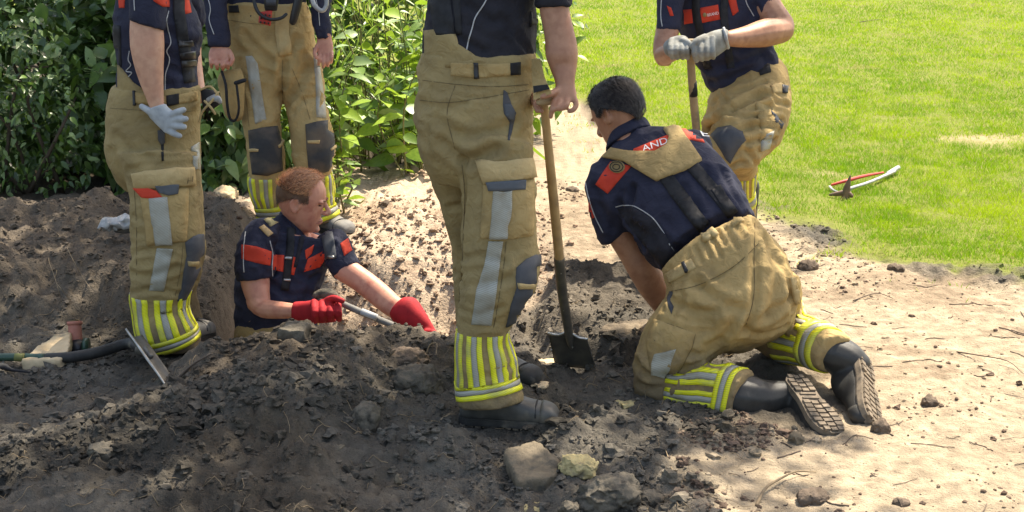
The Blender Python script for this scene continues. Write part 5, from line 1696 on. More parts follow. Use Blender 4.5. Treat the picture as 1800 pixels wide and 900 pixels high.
# ================================================================ D: worker kneeling on the right, back to us
def worker_kneeling():
    base = G(1300, 735, 0.0)
    root = empty('person', base, 'person kneeling on all fours at right, back to camera, boot soles showing', 'person')
    st = [(1165, 480, 1327, 380, 4.70, .72), (1140, 456, 1314, 352, 4.76, .7), (1118, 428, 1299, 320, 4.82, .68), (1096, 398, 1282, 291, 4.87, .66), (1074, 362, 1259, 264, 4.92, .62), (1056, 328, 1232, 243, 4.96, .58), (1048, 294, 1204, 229, 4.99, .52), (1064, 268, 1166, 223, 5.01, .5), (1080, 258, 1135, 224, 5.02, .6)]
    slv = [(1044, 288, 1110, 300, 4.96, .75), (1027, 318, 1113, 330, 4.93, .8), (1030, 350, 1115, 358, 4.91, .8), (1042, 388, 1112, 382, 4.9, .8), (1058, 428, 1108, 402, 4.9, .8)]
    rslv = [tpx([(1215, 262, 5.05, 38), (1232, 310, 5.12, 36), (1232, 350, 5.15, 34)])]
    arm = [(1058, 398, 1105, 384, 4.9, .8), (1072, 427, 1110, 403, 4.9, .85), (1090, 456, 1128, 430, 4.9, .85), (1105, 483, 1147, 453, 4.9, .85), (1125, 516, 1166, 481, 4.92, .8), (1145, 541, 1181, 513, 4.94, .7), (1162, 562, 1188, 540, 4.95, .6), (1172, 580, 1200, 560, 4.94, .5)]
    hand = [tpx([(1178, 570, 4.94, 8), (1182, 590, 4.92, 6), (1186, 606, 4.92, 5)]), tpx([(1186, 568, 4.94, 8), (1193, 590, 4.92, 6), (1198, 604, 4.92, 5)]), tpx([(1194, 562, 4.94, 8), (1205, 584, 4.92, 6), (1210, 598, 4.92, 5)]), tpx([(1172, 566, 4.95, 8), (1170, 586, 4.92, 6), (1172, 600, 4.92, 5)]),
            tpx([(1228, 320, 5.12, 25), (1235, 420, 5.2, 21), (1225, 500, 5.12, 17), (1212, 560, 5.02, 13), (1210, 590, 4.98, 9)])]
    cen = P(1086, 201, 5.07)
    fw, upv = (-0.62, 0.62, -0.48), (-0.32, 0.35, 0.88)
    R = frame(fw, upv)
    hp = [xf(p, R * 1.0, cen) for p in head_parts(False)]
    neck = tpx([(1086, 205, 5.06, 27), (1094, 232, 5.04, 28), (1108, 258, 5.0, 31)])
    body = fuse([loft(st[1:], grow=0.78), loft(arm), neck] + hand + hp, 0.0048, 3)
    V = sculpt_head(body[0], cen, R)
    bsk = Skin(V, body[1])
    mk(bsk, 'body', 'skin_tan', root, base)
    hair(root, base, bsk, cen, R, 1.0, 'hair_dark', 'hair_dark', 0.011, 9500, 0.04, 13, wid=0.0009, combed=(-1.0, 0.25, -0.8), lift=0.05, jitter=0.06)
    sh = cloth([loft(st), loft(slv)] + rslv, 0.008, 4, 0.003, (9, 9, 9), rid=0.005, seed=11.0,
               creases=[([(1110, 395), (1150, 420), (1190, 462)], 0.016, 0.008), ([(1090, 360), (1120, 400), (1135, 430)], 0.018, 0.010), ([(1240, 300), (1262, 340), (1290, 380)], 0.016, 0.007), ([(1200, 330), (1225, 365), (1240, 395)], 0.016, 0.006),
                        ([(1270, 300), (1290, 340), (1305, 365)], 0.012, 0.006), ([(1045, 330), (1060, 370), (1075, 400)], 0.014, 0.006), ([(1150, 400), (1180, 430), (1205, 450)], 0.014, 0.006), ([(1113, 330), (1108, 360), (1110, 390)], 0.014, 0.010)])
    shirt = mk(sh, 'shirt', 'navy', root, base)
    col = link('collar', *fuse([loft([(1064, 270, 1146, 225, 5.015, .75), (1068, 256, 1140, 213, 5.03, .8), (1074, 246, 1136, 208, 5.04, .78)], sup=2.2)], 0.006, 3), 'navy', shirt, base)
    decal('side_panel', sh, [(1085, 366), (1112, 364), (1148, 385), (1172, 415), (1192, 448), (1166, 470), (1150, 452), (1130, 428), (1105, 398)], 'navy_side', shirt, base, 0.0035, 0.005, 6)
    decal('back_band', sh, [(1112, 270), (1114, 262), (1172, 238), (1196, 224), (1222, 227), (1250, 238), (1262, 256), (1215, 246), (1178, 256), (1128, 276)], 'red_cloth', shirt, base, 0.0025, 0.004, 6)
    text_on('lettering', sh, 'AND', [(1131, 269), (1175, 253), (1172, 242), (1128, 258)], 'white_print', shirt, base, 0.0062)
    text_on('lettering', sh, 'E', [(1234, 241), (1246, 242), (1240, 233), (1229, 232)], 'white_print', shirt, base, 0.0062)
    decal('shoulder_panel', sh, [(1047, 324), (1060, 303), (1074, 284), (1110, 292), (1090, 315), (1068, 341)], 'red_cloth', shirt, base, 0.0025, 0.004, 6)
    em = decal('emblem', sh, [(1085 + 14 * math.cos(a), 294 + 11 * math.sin(a)) for a in np.linspace(0, 6.0, 16)], 'canvas_olive_shaded', shirt, base, 0.0055, 0.005, 5)
    for rr in (11, 6):
        piping('emblem_ring', sh, [(1085 + rr * math.cos(a), 294 + rr * 0.8 * math.sin(a)) for a in np.linspace(0, 6.28, 12)], 1.6, 'black_web', shirt, base, 0.006)
    decal('sleeve_panel', sh, [(1028, 350), (1037, 352), (1046, 382), (1036, 386)], 'red_cloth', shirt, base, 0.0025, 0.004, 5)
    piping('piping', sh, [(1082, 364), (1098, 361), (1115, 363), (1135, 374), (1152, 388), (1170, 414), (1178, 432), (1190, 448), (1199, 455)], 2.0, 'grey_piping', shirt, base)
    piping('piping', sh, [(1030, 322), (1036, 350), (1046, 380), (1060, 408)], 2.0, 'grey_piping', shirt, base)
    # braces: tan yoke and two straps
    for pts, w in (([(1166, 304), (1186, 332), (1206, 360), (1238, 400)], 25), ([(1213, 288), (1238, 316), (1262, 344), (1288, 377)], 22)):
        decal('brace_strap', sh, strip_px(pts, w), 'black_web', shirt, base, 0.005, 0.007, 7)
    for q in ([(1192, 358), (1214, 347), (1241, 390), (1228, 402), (1220, 396)], [(1248, 336), (1267, 327), (1291, 366), (1277, 375)]):
        decal('strap_end', sh, q, 'black_web', shirt, base, 0.010, 0.008, 7)
    decal('yoke', sh, [(1060, 277), (1076, 262), (1098, 266), (1120, 268), (1152, 268), (1172, 256), (1176, 242), (1166, 228), (1184, 224), (1194, 226), (1206, 244), (1234, 282), (1212, 297), (1180, 309), (1154, 319), (1132, 306), (1096, 284)], 'canvas', shirt, base, 0.011, 0.014, 7)
    tr = cloth([loft([(1167, 484, 1328, 384, 4.69, .75), (1174, 506, 1346, 404, 4.66, .8), (1172, 535, 1373, 440, 4.62, .85), (1166, 565, 1396, 487, 4.6, .85), (1190, 585, 1398, 530, 4.62, .75), (1215, 600, 1385, 562, 4.65, .55)]),
                loft([(1172, 520, 1310, 548, 4.57, .85), (1150, 550, 1302, 578, 4.55, .85), (1132, 580, 1278, 606, 4.54, .85), (1120, 615, 1245, 634, 4.53, .85), (1114, 650, 1215, 658, 4.53, .8), (1114, 680, 1190, 688, 4.54, .75), (1126, 703, 1170, 705, 4.55, .6)]),
                loft([(1132, 640, 1126, 706, 4.55, .8), (1165, 646, 1160, 709, 4.5, .85), (1200, 648, 1194, 715, 4.46, .88), (1240, 641, 1233, 724, 4.42, .9), (1276, 643, 1265, 734, 4.38, .9), (1314, 652, 1299, 745, 4.34, .9)]),
                loft([(1270, 500, 1400, 480, 4.7, .9), (1290, 560, 1408, 520, 4.75, .9), (1305, 590, 1410, 550, 4.8, .9), (1330, 605, 1412, 575, 4.84, .85), (1350, 625, 1408, 590, 4.86, .7)]),
                loft([(1370, 545, 1345, 620, 4.82, .9), (1400, 552, 1372, 636, 4.72, .9), (1430, 560, 1405, 641, 4.62, .9), (1460, 574, 1432, 649, 4.52, .9), (1483, 590, 1449, 654, 4.46, .9)])],
               0.0085, 4, 0.0035, (9, 9, 9), rid=0.005, seed=4.4,
               creases=[([(1328, 388), (1326, 450), (1326, 520), (1308, 585)], 0.014, 0.010), ([(1190, 515), (1230, 505), (1290, 470), (1340, 430)], 0.006, 0.004), ([(1185, 535), (1225, 548), (1258, 548)], 0.016, 0.010), ([(1170, 545), (1210, 562), (1250, 565)], 0.012, 0.006),
                        ([(1250, 415), (1262, 440), (1268, 452)], 0.008, 0.006), ([(1275, 400), (1288, 425), (1296, 438)], 0.008, 0.007), ([(1262, 408), (1276, 432)], 0.008, 0.006), ([(1292, 392), (1306, 420)], 0.008, 0.006), ([(1308, 388), (1318, 412)], 0.008, 0.006), ([(1238, 424), (1250, 452)], 0.008, 0.006), ([(1222, 436), (1234, 462)], 0.008, 0.005),
                        ([(1340, 560), (1365, 545), (1390, 520)], 0.016, 0.008), ([(1310, 580), (1340, 590), (1380, 575)], 0.014, 0.007), ([(1120, 640), (1150, 660), (1190, 655), (1230, 645)], 0.016, 0.010), ([(1125, 675), (1150, 682), (1185, 672)], 0.014, 0.007), ([(1270, 600), (1240, 620), (1210, 622)], 0.014, 0.006),
                        ([(1180, 570), (1220, 580), (1235, 585)], 0.006, 0.003), ([(1345, 420), (1362, 460), (1366, 510), (1352, 555)], 0.02, 0.010), ([(1225, 500), (1262, 530), (1300, 545)], 0.02, 0.010), ([(1365, 450), (1385, 500), (1392, 540)], 0.016, 0.008), ([(1200, 525), (1180, 560), (1160, 590)], 0.016, 0.007), ([(1290, 560), (1275, 590), (1240, 608)], 0.014, 0.008)])
    tro = mk(tr, 'trousers', 'canvas', root, base)
    piping('seam', tr, [(1327, 392), (1326, 450), (1325, 520), (1312, 570)], 1.1, 'stain', tro, base, 0.0006)
    piping('seam', tr, [(1180, 512), (1230, 500), (1290, 468), (1342, 420)], 1.1, 'stain', tro, base, 0.0006)
    piping('seam', tr, [(1222, 588), (1216, 612), (1196, 650)], 1.1, 'stain', tro, base, 0.0006)
    piping('seam', tr, [(1152, 562), (1190, 574), (1222, 588)], 1.1, 'stain', tro, base, 0.0006)
    for q in ([(1226, 404), (1246, 392), (1262, 414), (1240, 426)], [(1274, 381), (1290, 371), (1306, 390), (1288, 400)]):
        decal('brace_tab', tr, q, 'canvas_light', tro, base, 0.012, 0.016, 6, 0.004)
    decal('waist_strap', tr, [(1170, 482), (1216, 456), (1224, 470), (1178, 498)], 'canvas_light', tro, base, 0.006, 0.008, 6)
    decal('buckle', tr, [(1200, 464), (1205, 461), (1212, 477), (1207, 481)], 'black_plastic', tro, base, 0.010, 0.008, 5)
    decal('pocket_opening', tr, [(1178, 512), (1183, 514), (1178, 528), (1184, 540), (1180, 552), (1175, 540), (1173, 525)], 'knee_pad', tro, base, 0.003, 0.006, 5)
    decal('zip_tab', tr, [(1147, 586), (1160, 592), (1172, 602), (1176, 613), (1160, 609), (1150, 598)], 'knee_pad', tro, base, 0.006, 0.008, 5)
    decal('cargo_pocket', tr, [(1150, 560), (1222, 586), (1215, 612), (1190, 660), (1142, 645), (1136, 600)], 'canvas', tro, base, 0.003, 0.006, 8, 0.006)
    decal('reflective_strip', tr, [(1152, 622), (1188, 613), (1180, 640), (1168, 666), (1145, 658), (1146, 640)], 'silver_tape', tro, base, 0.010, 0.008, 7)
    decal('pocket_flap', tr, [(1388, 488), (1406, 490), (1414, 512), (1412, 548), (1398, 542), (1392, 515)], 'canvas_light', tro, base, 0.010, 0.016, 6, 0.006)
    stripes(tro, base, tr, [P(1172, 678, 4.5), P(1197, 682, 4.46), P(1236, 683, 4.42), P(1270, 688, 4.38), P(1304, 698, 4.34)], 0.12, 0.76, 0.75, 0.95, ref=(-0.1, -0.6, 0.8), n=26, reach=0.10)
    stripes(tro, base, tr, [P(1388, 592, 4.735), P(1415, 600, 4.64), P(1440, 609, 4.555), P(1466, 621, 4.475)], 0.06, 0.62, 0.60, 0.92, ref=(-0.1, -0.6, 0.8), n=26)
    bent_boot(root, base, (1470, 756), (1396, 656), 4.13, math.radians(44), (0.8, 0.6), tpx([(1290, 697, 4.36, 43), (1316, 701, 4.365, 43), (1345, 702, 4.38, 36), (1378, 694, 4.39, 26)]))
    bent_boot(root, base, (1540, 742), (1524, 624), 4.19, math.radians(36), (1.0, 0.1), tpx([(1450, 617, 4.51, 33), (1472, 624, 4.49, 35), (1494, 632, 4.47, 30), (1508, 640, 4.46, 24)]))

# ================================================================ E: worker leaning on a shaft at the edge of the lawn
def worker_lawn():
    bx = P(1300, 380, 6.45)
    base = np.array([bx[0], 6.45, hz(bx[0], 6.45)])
    root = empty('person', base, 'person at the lawn edge bending over a wooden handle with grey gloved hands', 'person')
    st = [(-142, 1225, 1275, 6.45, .8), (-122, 1192, 1310, 6.45, .6), (-95, 1174, 1338, 6.44, .6), (-40, 1172, 1350, 6.42, .62), (0, 1176, 1348, 6.4, .64), (50, 1190, 1350, 6.38, .66), (1216, 106, 1356, 80, 6.36, .7), (1238, 142, 1366, 100, 6.35, .75), (1250, 168, 1370, 114, 6.35, .75)]
    sl = [(-112, 1170, 1218, 6.36, .85), (-60, 1158, 1212, 6.3, .9), (0, 1155, 1202, 6.24, .9), (56, 1153, 1197, 6.2, .9)]
    sr = [(1290, -112, 1345, -98, 6.4, .85), (1308, -60, 1360, -48, 6.36, .9), (1320, -20, 1368, -12, 6.31, .9), (1334, 36, 1368, 8, 6.27, .9)]
    arms = [loft([(20, 1157, 1195, 6.22, .9), (56, 1152, 1194, 6.2, .9), (78, 1148, 1187, 6.16, .85), (98, 1149, 1183, 6.12, .8), (112, 1156, 1181, 6.09, .65)]),
            tpx([(1166, 98, 6.11, 17), (1180, 92, 6.02, 17), (1196, 86, 5.96, 14)]),
            tpx([(1345, 0, 6.32, 23), (1358, 25, 6.27, 25), (1372, 44, 6.23, 24), (1376, 53, 6.2, 21)]),
            tpx([(1374, 54, 6.2, 22), (1345, 58, 6.12, 25), (1310, 65, 6.04, 19), (1280, 68, 5.98, 14)])]
    cen = P(1235, -205, 6.3)
    hp, R = simple_head(None, cen, (-0.6, -0.6, -0.6))
    body = fuse([loft(st[:-1], grow=.76)] + arms + hp, 0.006, 3)
    bsk = Skin(*body)
    mk(bsk, 'body', 'skin_tan', root, base)
    hair(root, base, bsk, cen, R, 1.0, 'hair_dark', 'hair_dark', 0.014, 200, 0.03, 6)
    sh = cloth([loft(st), loft(sl), loft(sr)], 0.010, 4, 0.005, (10, 10, 12), rid=0.006, seed=15.5,
               creases=[([(1240, 120), (1290, 110), (1340, 95)], 0.02, 0.010), ([(1250, 145), (1300, 128), (1350, 105)], 0.016, 0.008), ([(1300, 90), (1330, 75), (1350, 60)], 0.018, 0.008)])
    shirt = mk(sh, 'shirt', 'navy', root, base)
    decal('chest_panel', sh, [(1194, 18), (1216, 16), (1218, 40), (1196, 44)], 'red_cloth', shirt, base, 0.003, 0.004, 6)
    decal('chest_panel', sh, [(1231, 14), (1262, 8), (1266, 34), (1231, 41)], 'red_cloth', shirt, base, 0.003, 0.004, 6)
    text_on('lettering', sh, 'BRAND', [(1244, 29), (1263, 25), (1262, 20), (1243, 24)], 'white_print', shirt, base, 0.006)
    decal('chest_badge', sh, [(1239 + 3.5 * math.cos(a), 26 + 4 * math.sin(a)) for a in np.linspace(0, 5.8, 9)], 'canvas_olive_shaded', shirt, base, 0.0055, 0.004, 4)
    decal('chest_panel', sh, [(1278, -6), (1292, -8), (1298, 20), (1288, 28)], 'red_cloth', shirt, base, 0.003, 0.004, 6)
    decal('sleeve_panel', sh, [(1172, 10), (1180, 14), (1184, 28), (1178, 28)], 'red_cloth', shirt, base, 0.003, 0.004, 5)
    for pts in ([(1222, -40), (1224, 20), (1232, 60), (1245, 120)], [(1276, -40), (1272, 20), (1275, 60), (1285, 120)]):
        decal('brace', sh, strip_px(pts, 13), 'black_web', shirt, base, 0.006, 0.006, 7)
    piping('piping', sh, [(1168, -30), (1163, 0), (1162, 30), (1164, 46)], 2.2, 'grey_piping', shirt, base)
    piping('piping', sh, [(1306, -20), (1312, 5), (1320, 20), (1325, 28)], 2.2, 'grey_piping', shirt, base)
    tr = cloth([loft([(1250, 157, 1369, 100, 6.35, .78), (1246, 176, 1383, 124, 6.34, .82), (1243, 200, 1391, 160, 6.32, .85), (1240, 228, 1389, 198, 6.3, .8)]),
                loft([(1262, 170, 1391, 185, 6.28, .85), (1256, 205, 1384, 222, 6.2, .85), (1252, 232, 1368, 248, 6.12, .85), (1250, 255, 1346, 270, 6.06, .85), (1256, 275, 1330, 284, 6.04, .8), (1275, 292, 1322, 292, 6.06, .7)]),
                loft([(1256, 262, 1336, 268, 6.09, .8), (1272, 285, 1332, 285, 6.2, .85), (1282, 305, 1330, 302, 6.31, .9), (1286, 325, 1328, 322, 6.41, .9), (1288, 348, 1328, 347, 6.5, .9), (1290, 376, 1330, 376, 6.58, .9)]),
                loft([(1242, 190, 1310, 200, 6.36, .9), (1236, 230, 1296, 240, 6.36, .95), (1230, 290, 1285, 295, 6.37, 1), (1228, 350, 1280, 350, 6.38, 1), (1230, 395, 1280, 395, 6.38, 1), (1232, 432, 1280, 432, 6.38, 1)])],
               0.010, 4, 0.004, (9, 9, 11), rid=0.006, seed=9.9,
               creases=[([(1246, 228), (1262, 212), (1295, 190), (1340, 168)], 0.022, 0.022), ([(1262, 215), (1300, 200), (1350, 188)], 0.014, 0.014), ([(1255, 180), (1300, 160), (1345, 145)], 0.012, 0.008), ([(1300, 230), (1330, 222), (1365, 225)], 0.016, 0.014), ([(1312, 252), (1335, 246), (1360, 245)], 0.012, 0.012),
                        ([(1285, 208), (1330, 206), (1375, 212)], 0.012, 0.012), ([(1310, 262), (1322, 275), (1326, 288)], 0.012, 0.012), ([(1285, 292), (1305, 285), (1328, 290)], 0.010, 0.012), ([(1268, 165), (1282, 185), (1290, 192)], 0.012, 0.008), ([(1350, 165), (1365, 180), (1385, 185)], 0.012, 0.010)])
    tro = mk(tr, 'trousers', 'canvas', root, base)
    decal('touch_strip', tr, [(1332, 119), (1352, 113), (1355, 127), (1336, 133)], 'black_web', tro, base, 0.006, 0.006, 6)
    decal('waist_strap', tr, [(1354, 150), (1372, 146), (1382, 156), (1380, 164), (1358, 164)], 'canvas_light', tro, base, 0.006, 0.008, 6)
    decal('buckle', tr, [(1373, 150), (1383, 152), (1382, 165), (1374, 164)], 'black_plastic', tro, base, 0.010, 0.008, 5)
    decal('pocket_lining', tr, [(1354, 195), (1364, 202), (1376, 218), (1374, 227), (1362, 214)], 'pocket_lining', tro, base, 0.006, 0.008, 5)
    decal('cargo_pocket', tr, [(1325, 178), (1352, 186), (1372, 222), (1352, 258), (1334, 266), (1338, 225)], 'canvas', tro, base, 0.004, 0.008, 7, 0.008)
    decal('reflective_strip', tr, [(1345, 235), (1358, 232), (1350, 258), (1336, 266), (1336, 250)], 'silver_tape', tro, base, 0.013, 0.010, 6)
    decal('knee_pad', tr, [(1250, 238), (1262, 224), (1285, 221), (1305, 232), (1311, 246), (1298, 262), (1290, 275), (1284, 288), (1276, 280), (1266, 262)], 'knee_pad', tro, base, 0.006, 0.012, 6, 0.012)
    stripes(tro, base, tr, [P(1306, 296, 6.25), P(1306, 315, 6.36), P(1307, 335, 6.46), P(1309, 370, 6.57)], 0.08, 0.62, 0.62, 0.86, n=26)
    g1 = fuse([loft([(1186, 70, 1206, 98, 5.98, .8), (1180, 70, 1202, 102, 5.95, .8)] if False else [(1166, 82, 1190, 66, 5.97, .8), (1170, 96, 1206, 64, 5.95, .75), (1186, 104, 1214, 74, 5.93, .7)])] +
              [tpx([(1180 + 9 * i, 70 + i, 5.93, 5), (1178 + 10 * i, 88, 5.88, 4.8), (1182 + 9 * i, 102, 5.91, 4.3)]) for i in range(4)] + [tpx([(1200, 72, 5.92, 7), (1212, 78, 5.9, 6.4), (1216, 92, 5.91, 5.6)])], 0.004, 2)
    link('glove', *g1, 'dirty_glove', root, base)
    g2 = fuse([loft([(1274, 50, 1279, 84, 5.99, .75), (1262, 52, 1268, 92, 5.97, .75), (1245, 58, 1254, 102, 5.94, .7), (1226, 70, 1240, 108, 5.92, .6)])] +
              [tpx([(1222 + 10 * i, 72 - i * 2, 5.91, 5.2), (1220 + 11 * i, 92, 5.865, 5.0), (1224 + 10 * i, 107 - i * 2, 5.90, 4.5)]) for i in range(4)] + [tpx([(1240, 66, 5.93, 7.5), (1226, 72, 5.89, 6.6), (1216, 82, 5.88, 5.6)])], 0.004, 2)
    gl_ = link('glove', *g2, 'dirty_glove', root, base)
    link('cuff_edge', *tpx([(1272, 50, 5.96, 3), (1276, 66, 5.93, 3), (1280, 84, 5.96, 3)], 8), 'plastic_sheet', gl_, base)
    p = P(1310, 378, 6.6)
    boot(root, base, np.array([p[0], 6.62, hz(p[0], 6.62)]), (-0.35, -0.93, 0))
    p = P(1256, 432, 6.38)
    boot(root, base, np.array([p[0], 6.40, hz(p[0], 6.40)]), (-0.45, -0.9, 0))

def short_line(az, el):
    a = abs(az)
    if a < 35: lim = 54
    elif a < 62: lim = 54 - (a - 35) * 0.75
    elif a < 92: lim = 6
    elif a < 112: lim = 12
    else: lim = 12 - (a - 112) * 0.5
    return el > max(lim, -22)
# ================================================================ F: worker in the hole
def worker_hole():
    base = np.array([P(490, 560, 5.43)[0], 5.43, -0.5])
    root = empty('person', base, 'ginger haired person down in the hole in a navy and red polo and red gloves', 'person')
    st = [(496, 376, 540, 416, 5.54, .9), (480, 385, 556, 424, 5.54, .72), (457, 397, 588, 422, 5.54, .6), (443, 411, 597, 426, 5.535, .58), (436, 434, 592, 434, 5.525, .6), (455, 424, 584, 5.51, .62), (485, 417, 570, 5.49, .65), (520, 413, 562, 5.46, .68), (560, 413, 560, 5.44, .7), (600, 415, 560, 5.43, .72)]
    sl = [(392, 446, 494, 5.44, .9), (412, 426, 488, 5.41, .9), (440, 416, 482, 5.38, .9), (468, 414, 479, 5.36, .9), (418, 493, 477, 488, 5.35, .9)]
    sr = [(558, 430, 606, 410, 5.52, .85), (564, 446, 616, 424, 5.46, .9), (577, 471, 624, 447, 5.42, .9), (588, 491, 630, 462, 5.4, .9)]
    arms = [loft([(465, 422, 474, 5.36, .9), (495, 423, 474, 5.35, .9), (515, 428, 474, 5.33, .9), (535, 436, 476, 5.31, .85)]), tpx([(453, 530, 5.32, 21), (464, 542, 5.29, 17.5), (492, 545, 5.26, 15.5), (524, 547, 5.22, 12.5)]),
            loft([(578, 470, 618, 450, 5.42, .9), (590, 489, 628, 462, 5.4, .9), (620, 508, 656, 482, 5.36, .9), (648, 530, 678, 500, 5.31, .85), (675, 551, 700, 521, 5.25, .8), (700, 566, 718, 536, 5.2, .75)])]
    cen = P(531, 353, 5.54)
    R = frame((0.97, -0.04, -0.16), (0.06, 0.0, 1))
    sc = 0.99
    hp = [xf(p, R * sc, cen) for p in head_parts(False)]
    neck = tpx([(520, 366, 5.56, 25), (516, 388, 5.56, 25), (516, 412, 5.56, 28)])
    body = fuse([loft(st, grow=.78), neck] + arms + hp, 0.0036, 2)
    V = sculpt_head(body[0], cen, R, sc)
    bsk = Skin(V, body[1])
    mk(bsk, 'body', 'skin_red', root, base)
    eyes(root, base, cen, R, sc)
    link('mouth', *tube3([cen + R @ (np.array(q) * sc) for q in ((0.083, 0.02, -0.0735), (0.0915, 0.0, -0.0725), (0.083, -0.02, -0.0735), (0.072, -0.03, -0.0755))], [0.0016, 0.0028, 0.0024, 0.001], 6, True, 3), 'lip', root, base)
    hair(root, base, bsk, cen, R, sc, 'hair_base', 'hair_side', 0.007, 9000, 0.026, 17, wid=0.0008, outline=short_line, el_min=26, combed=(0.7, 0.0, 0.6), lift=0.6, m_str='hair_ginger_lit', jitter=0.12)
    sh = cloth([loft(st), loft(sl), loft(sr)], 0.008, 4, 0.003, (11, 11, 14), rid=0.005, seed=21.0,
               creases=[([(480, 500), (510, 520), (540, 515)], 0.014, 0.008), ([(500, 540), (530, 530), (555, 515)], 0.014, 0.008), ([(478, 420), (484, 450), (480, 480)], 0.014, 0.010), ([(555, 470), (575, 450), (585, 430)], 0.014, 0.008), ([(525, 480), (545, 490), (560, 480)], 0.012, 0.006), ([(490, 555), (520, 550), (550, 540)], 0.012, 0.006)])
    shirt = mk(sh, 'shirt', 'navy', root, base)
    decal('sleeve_panel', sh, [(425, 430), (450, 433), (477, 442), (475, 467), (450, 462), (425, 455)], 'red_cloth', shirt, base, 0.0025, 0.004, 6)
    for q in ([(480, 447), (500, 449), (498, 478), (479, 474)], [(513, 450), (523, 454), (517, 484), (511, 482)], [(536, 440), (552, 430), (548, 446), (538, 456)], [(541, 455), (572, 440), (574, 452), (562, 470), (534, 478)], [(598, 428), (611, 419), (619, 440), (605, 450)]):
        decal('chest_panel', sh, q, 'red_cloth', shirt, base, 0.0025, 0.004, 6)
    decal('shoulder_patch', sh, [(464, 386), (478, 381), (489, 391), (475, 399)], 'stone_yellow', shirt, base, 0.0035, 0.005, 5)
    decal('shoulder_patch', sh, [(455, 400), (464, 395), (480, 410), (471, 416)], 'wood', shirt, base, 0.0035, 0.005, 5)
    decal('shirt_placket', sh, [(528, 410), (538, 408), (530, 440), (522, 470), (516, 470), (522, 440)], 'navy_side', shirt, base, 0.003, 0.004, 5)
    decal('brace', sh, strip_px([(512, 400), (510, 440), (506, 470), (501, 510)], 14), 'black_web', shirt, base, 0.005, 0.006, 6)
    decal('brace', sh, strip_px([(566, 392), (574, 405), (579, 430), (582, 455)], 20), 'knee_pad', shirt, base, 0.005, 0.006, 6)
    for q in ([(500, 452), (514, 452), (514, 456), (500, 456)], [(498, 490), (511, 490), (511, 494), (498, 494)], [(572, 452), (588, 450), (588, 454), (572, 456)]):
        decal('brace_slider', sh, q, 'bright_steel', shirt, base, 0.010, 0.006, 4)
    piping('piping', sh, [(432, 408), (429, 430), (428, 455), (429, 478)], 2.0, 'grey_piping', shirt, base)
    piping('piping', sh, [(474, 424), (479, 445), (478, 465), (479, 485)], 2.0, 'grey_piping', shirt, base)
    link('collar', *fuse([loft([(482, 396, 550, 436, 5.55, .85), (488, 382, 546, 426, 5.555, .85), (494, 369, 538, 416, 5.56, .85)], sup=2.2)], 0.005, 3), 'navy', shirt, base)
    tr = cloth([loft([(560, 417, 557, 5.43, .70), (590, 412, 562, 5.43, .76), (640, 414, 560, 5.43, .7)]), loft([(600, 412, 486, 5.43, 1), (680, 418, 482, 5.4, 1), (735, 422, 480, 5.38, 1)]), loft([(600, 488, 562, 5.43, 1), (680, 492, 556, 5.4, 1), (735, 494, 552, 5.38, 1)])], 0.010, 4, 0.004, (9, 9, 12), seed=30.0)
    tro = mk(tr, 'trousers', 'canvas', root, base)
    for x in (450, 524):
        p = P(x, 735, 5.38)
        boot(root, base, np.array([p[0], 5.40, -0.51]), (0.7, -0.7, 0))
    g = fuse([loft([(522, 533, 521, 561, 5.22, .75), (540, 529, 540, 566, 5.2, .7), (562, 527, 564, 568, 5.18, .6), (588, 528, 590, 566, 5.17, .5)])] +
             [tpx([(552 + 14 * i, 531 + i, 5.165, 6.4), (553 + 14 * i, 548, 5.115, 6.4), (554 + 14 * i, 564 - i, 5.135, 5.8)]) for i in range(4)] + [tpx([(566, 533, 5.18, 7), (586, 524, 5.15, 6), (602, 529, 5.13, 5)])], 0.0036, 2)
    gl_ = link('glove', *g, 'red_glove', root, base)
    link('cuff', *fuse([loft([(516, 531, 515, 562, 5.225, .8), (526, 530, 525, 563, 5.22, .8), (540, 530, 540, 564, 5.21, .75)])], 0.005, 2), 'red_glove', gl_, base)
    g = fuse([loft([(688, 556, 716, 522, 5.22, .8), (698, 570, 728, 524, 5.2, .85), (722, 586, 744, 546, 5.17, .8), (748, 596, 762, 574, 5.14, .6), (762, 604, 772, 590, 5.12, .5)])] + [tpx([(745 + 5 * i, 585, 5.14 - .02 * i, 8), (756 + 5 * i, 604, 5.12 - .02 * i, 7), (758 + 5 * i, 618, 5.12 - .02 * i, 6)]) for i in range(4)], 0.005, 3)
    link('glove', *g, 'red_glove', root, base)

worker_centre()
worker_left()
worker_back()
worker_kneeling()
worker_lawn()
worker_hole()

# ================================================================== TOOLS
def spade_blade(tl, tr, br, bl, thick=0.004, nx=10, ny=10, dish=0.012, step=0.012):
    tl, tr, br, bl = map(np.asarray, (tl, tr, br, bl))
    nrm = np.cross(tr - tl, bl - tl)
    nrm /= np.linalg.norm(nrm)
    V, F = [], []
    for s in (0, 1):
        for j in range(ny + 1):
            for i in range(nx + 1):
                u, v = i / nx, j / ny
                p = (tl * (1 - u) + tr * u) * (1 - v) + (bl * (1 - u) + br * u) * v
                c = 1 - (2 * u - 1) ** 2
                p = p + nrm * (dish * c * (1 - 0.5 * v) + s * thick)
                V.append(p)
    n = (nx + 1) * (ny + 1)
    for j in range(ny):
        for i in range(nx):
            a = j * (nx + 1) + i
            F.append((a, a + 1, a + nx + 2, a + nx + 1))
            F.append((a + n, a + nx + 1 + n, a + nx + 2 + n, a + 1 + n))
    rim = [j * (nx + 1) for j in range(ny + 1)], [j * (nx + 1) + nx for j in range(ny + 1)], list(range(nx + 1)), [ny * (nx + 1) + i for i in range(nx + 1)]
    for e in rim:
        for a, b in zip(e[:-1], e[1:]):
            F.append((a, b, b + n, a + n))
    return np.array(V), F
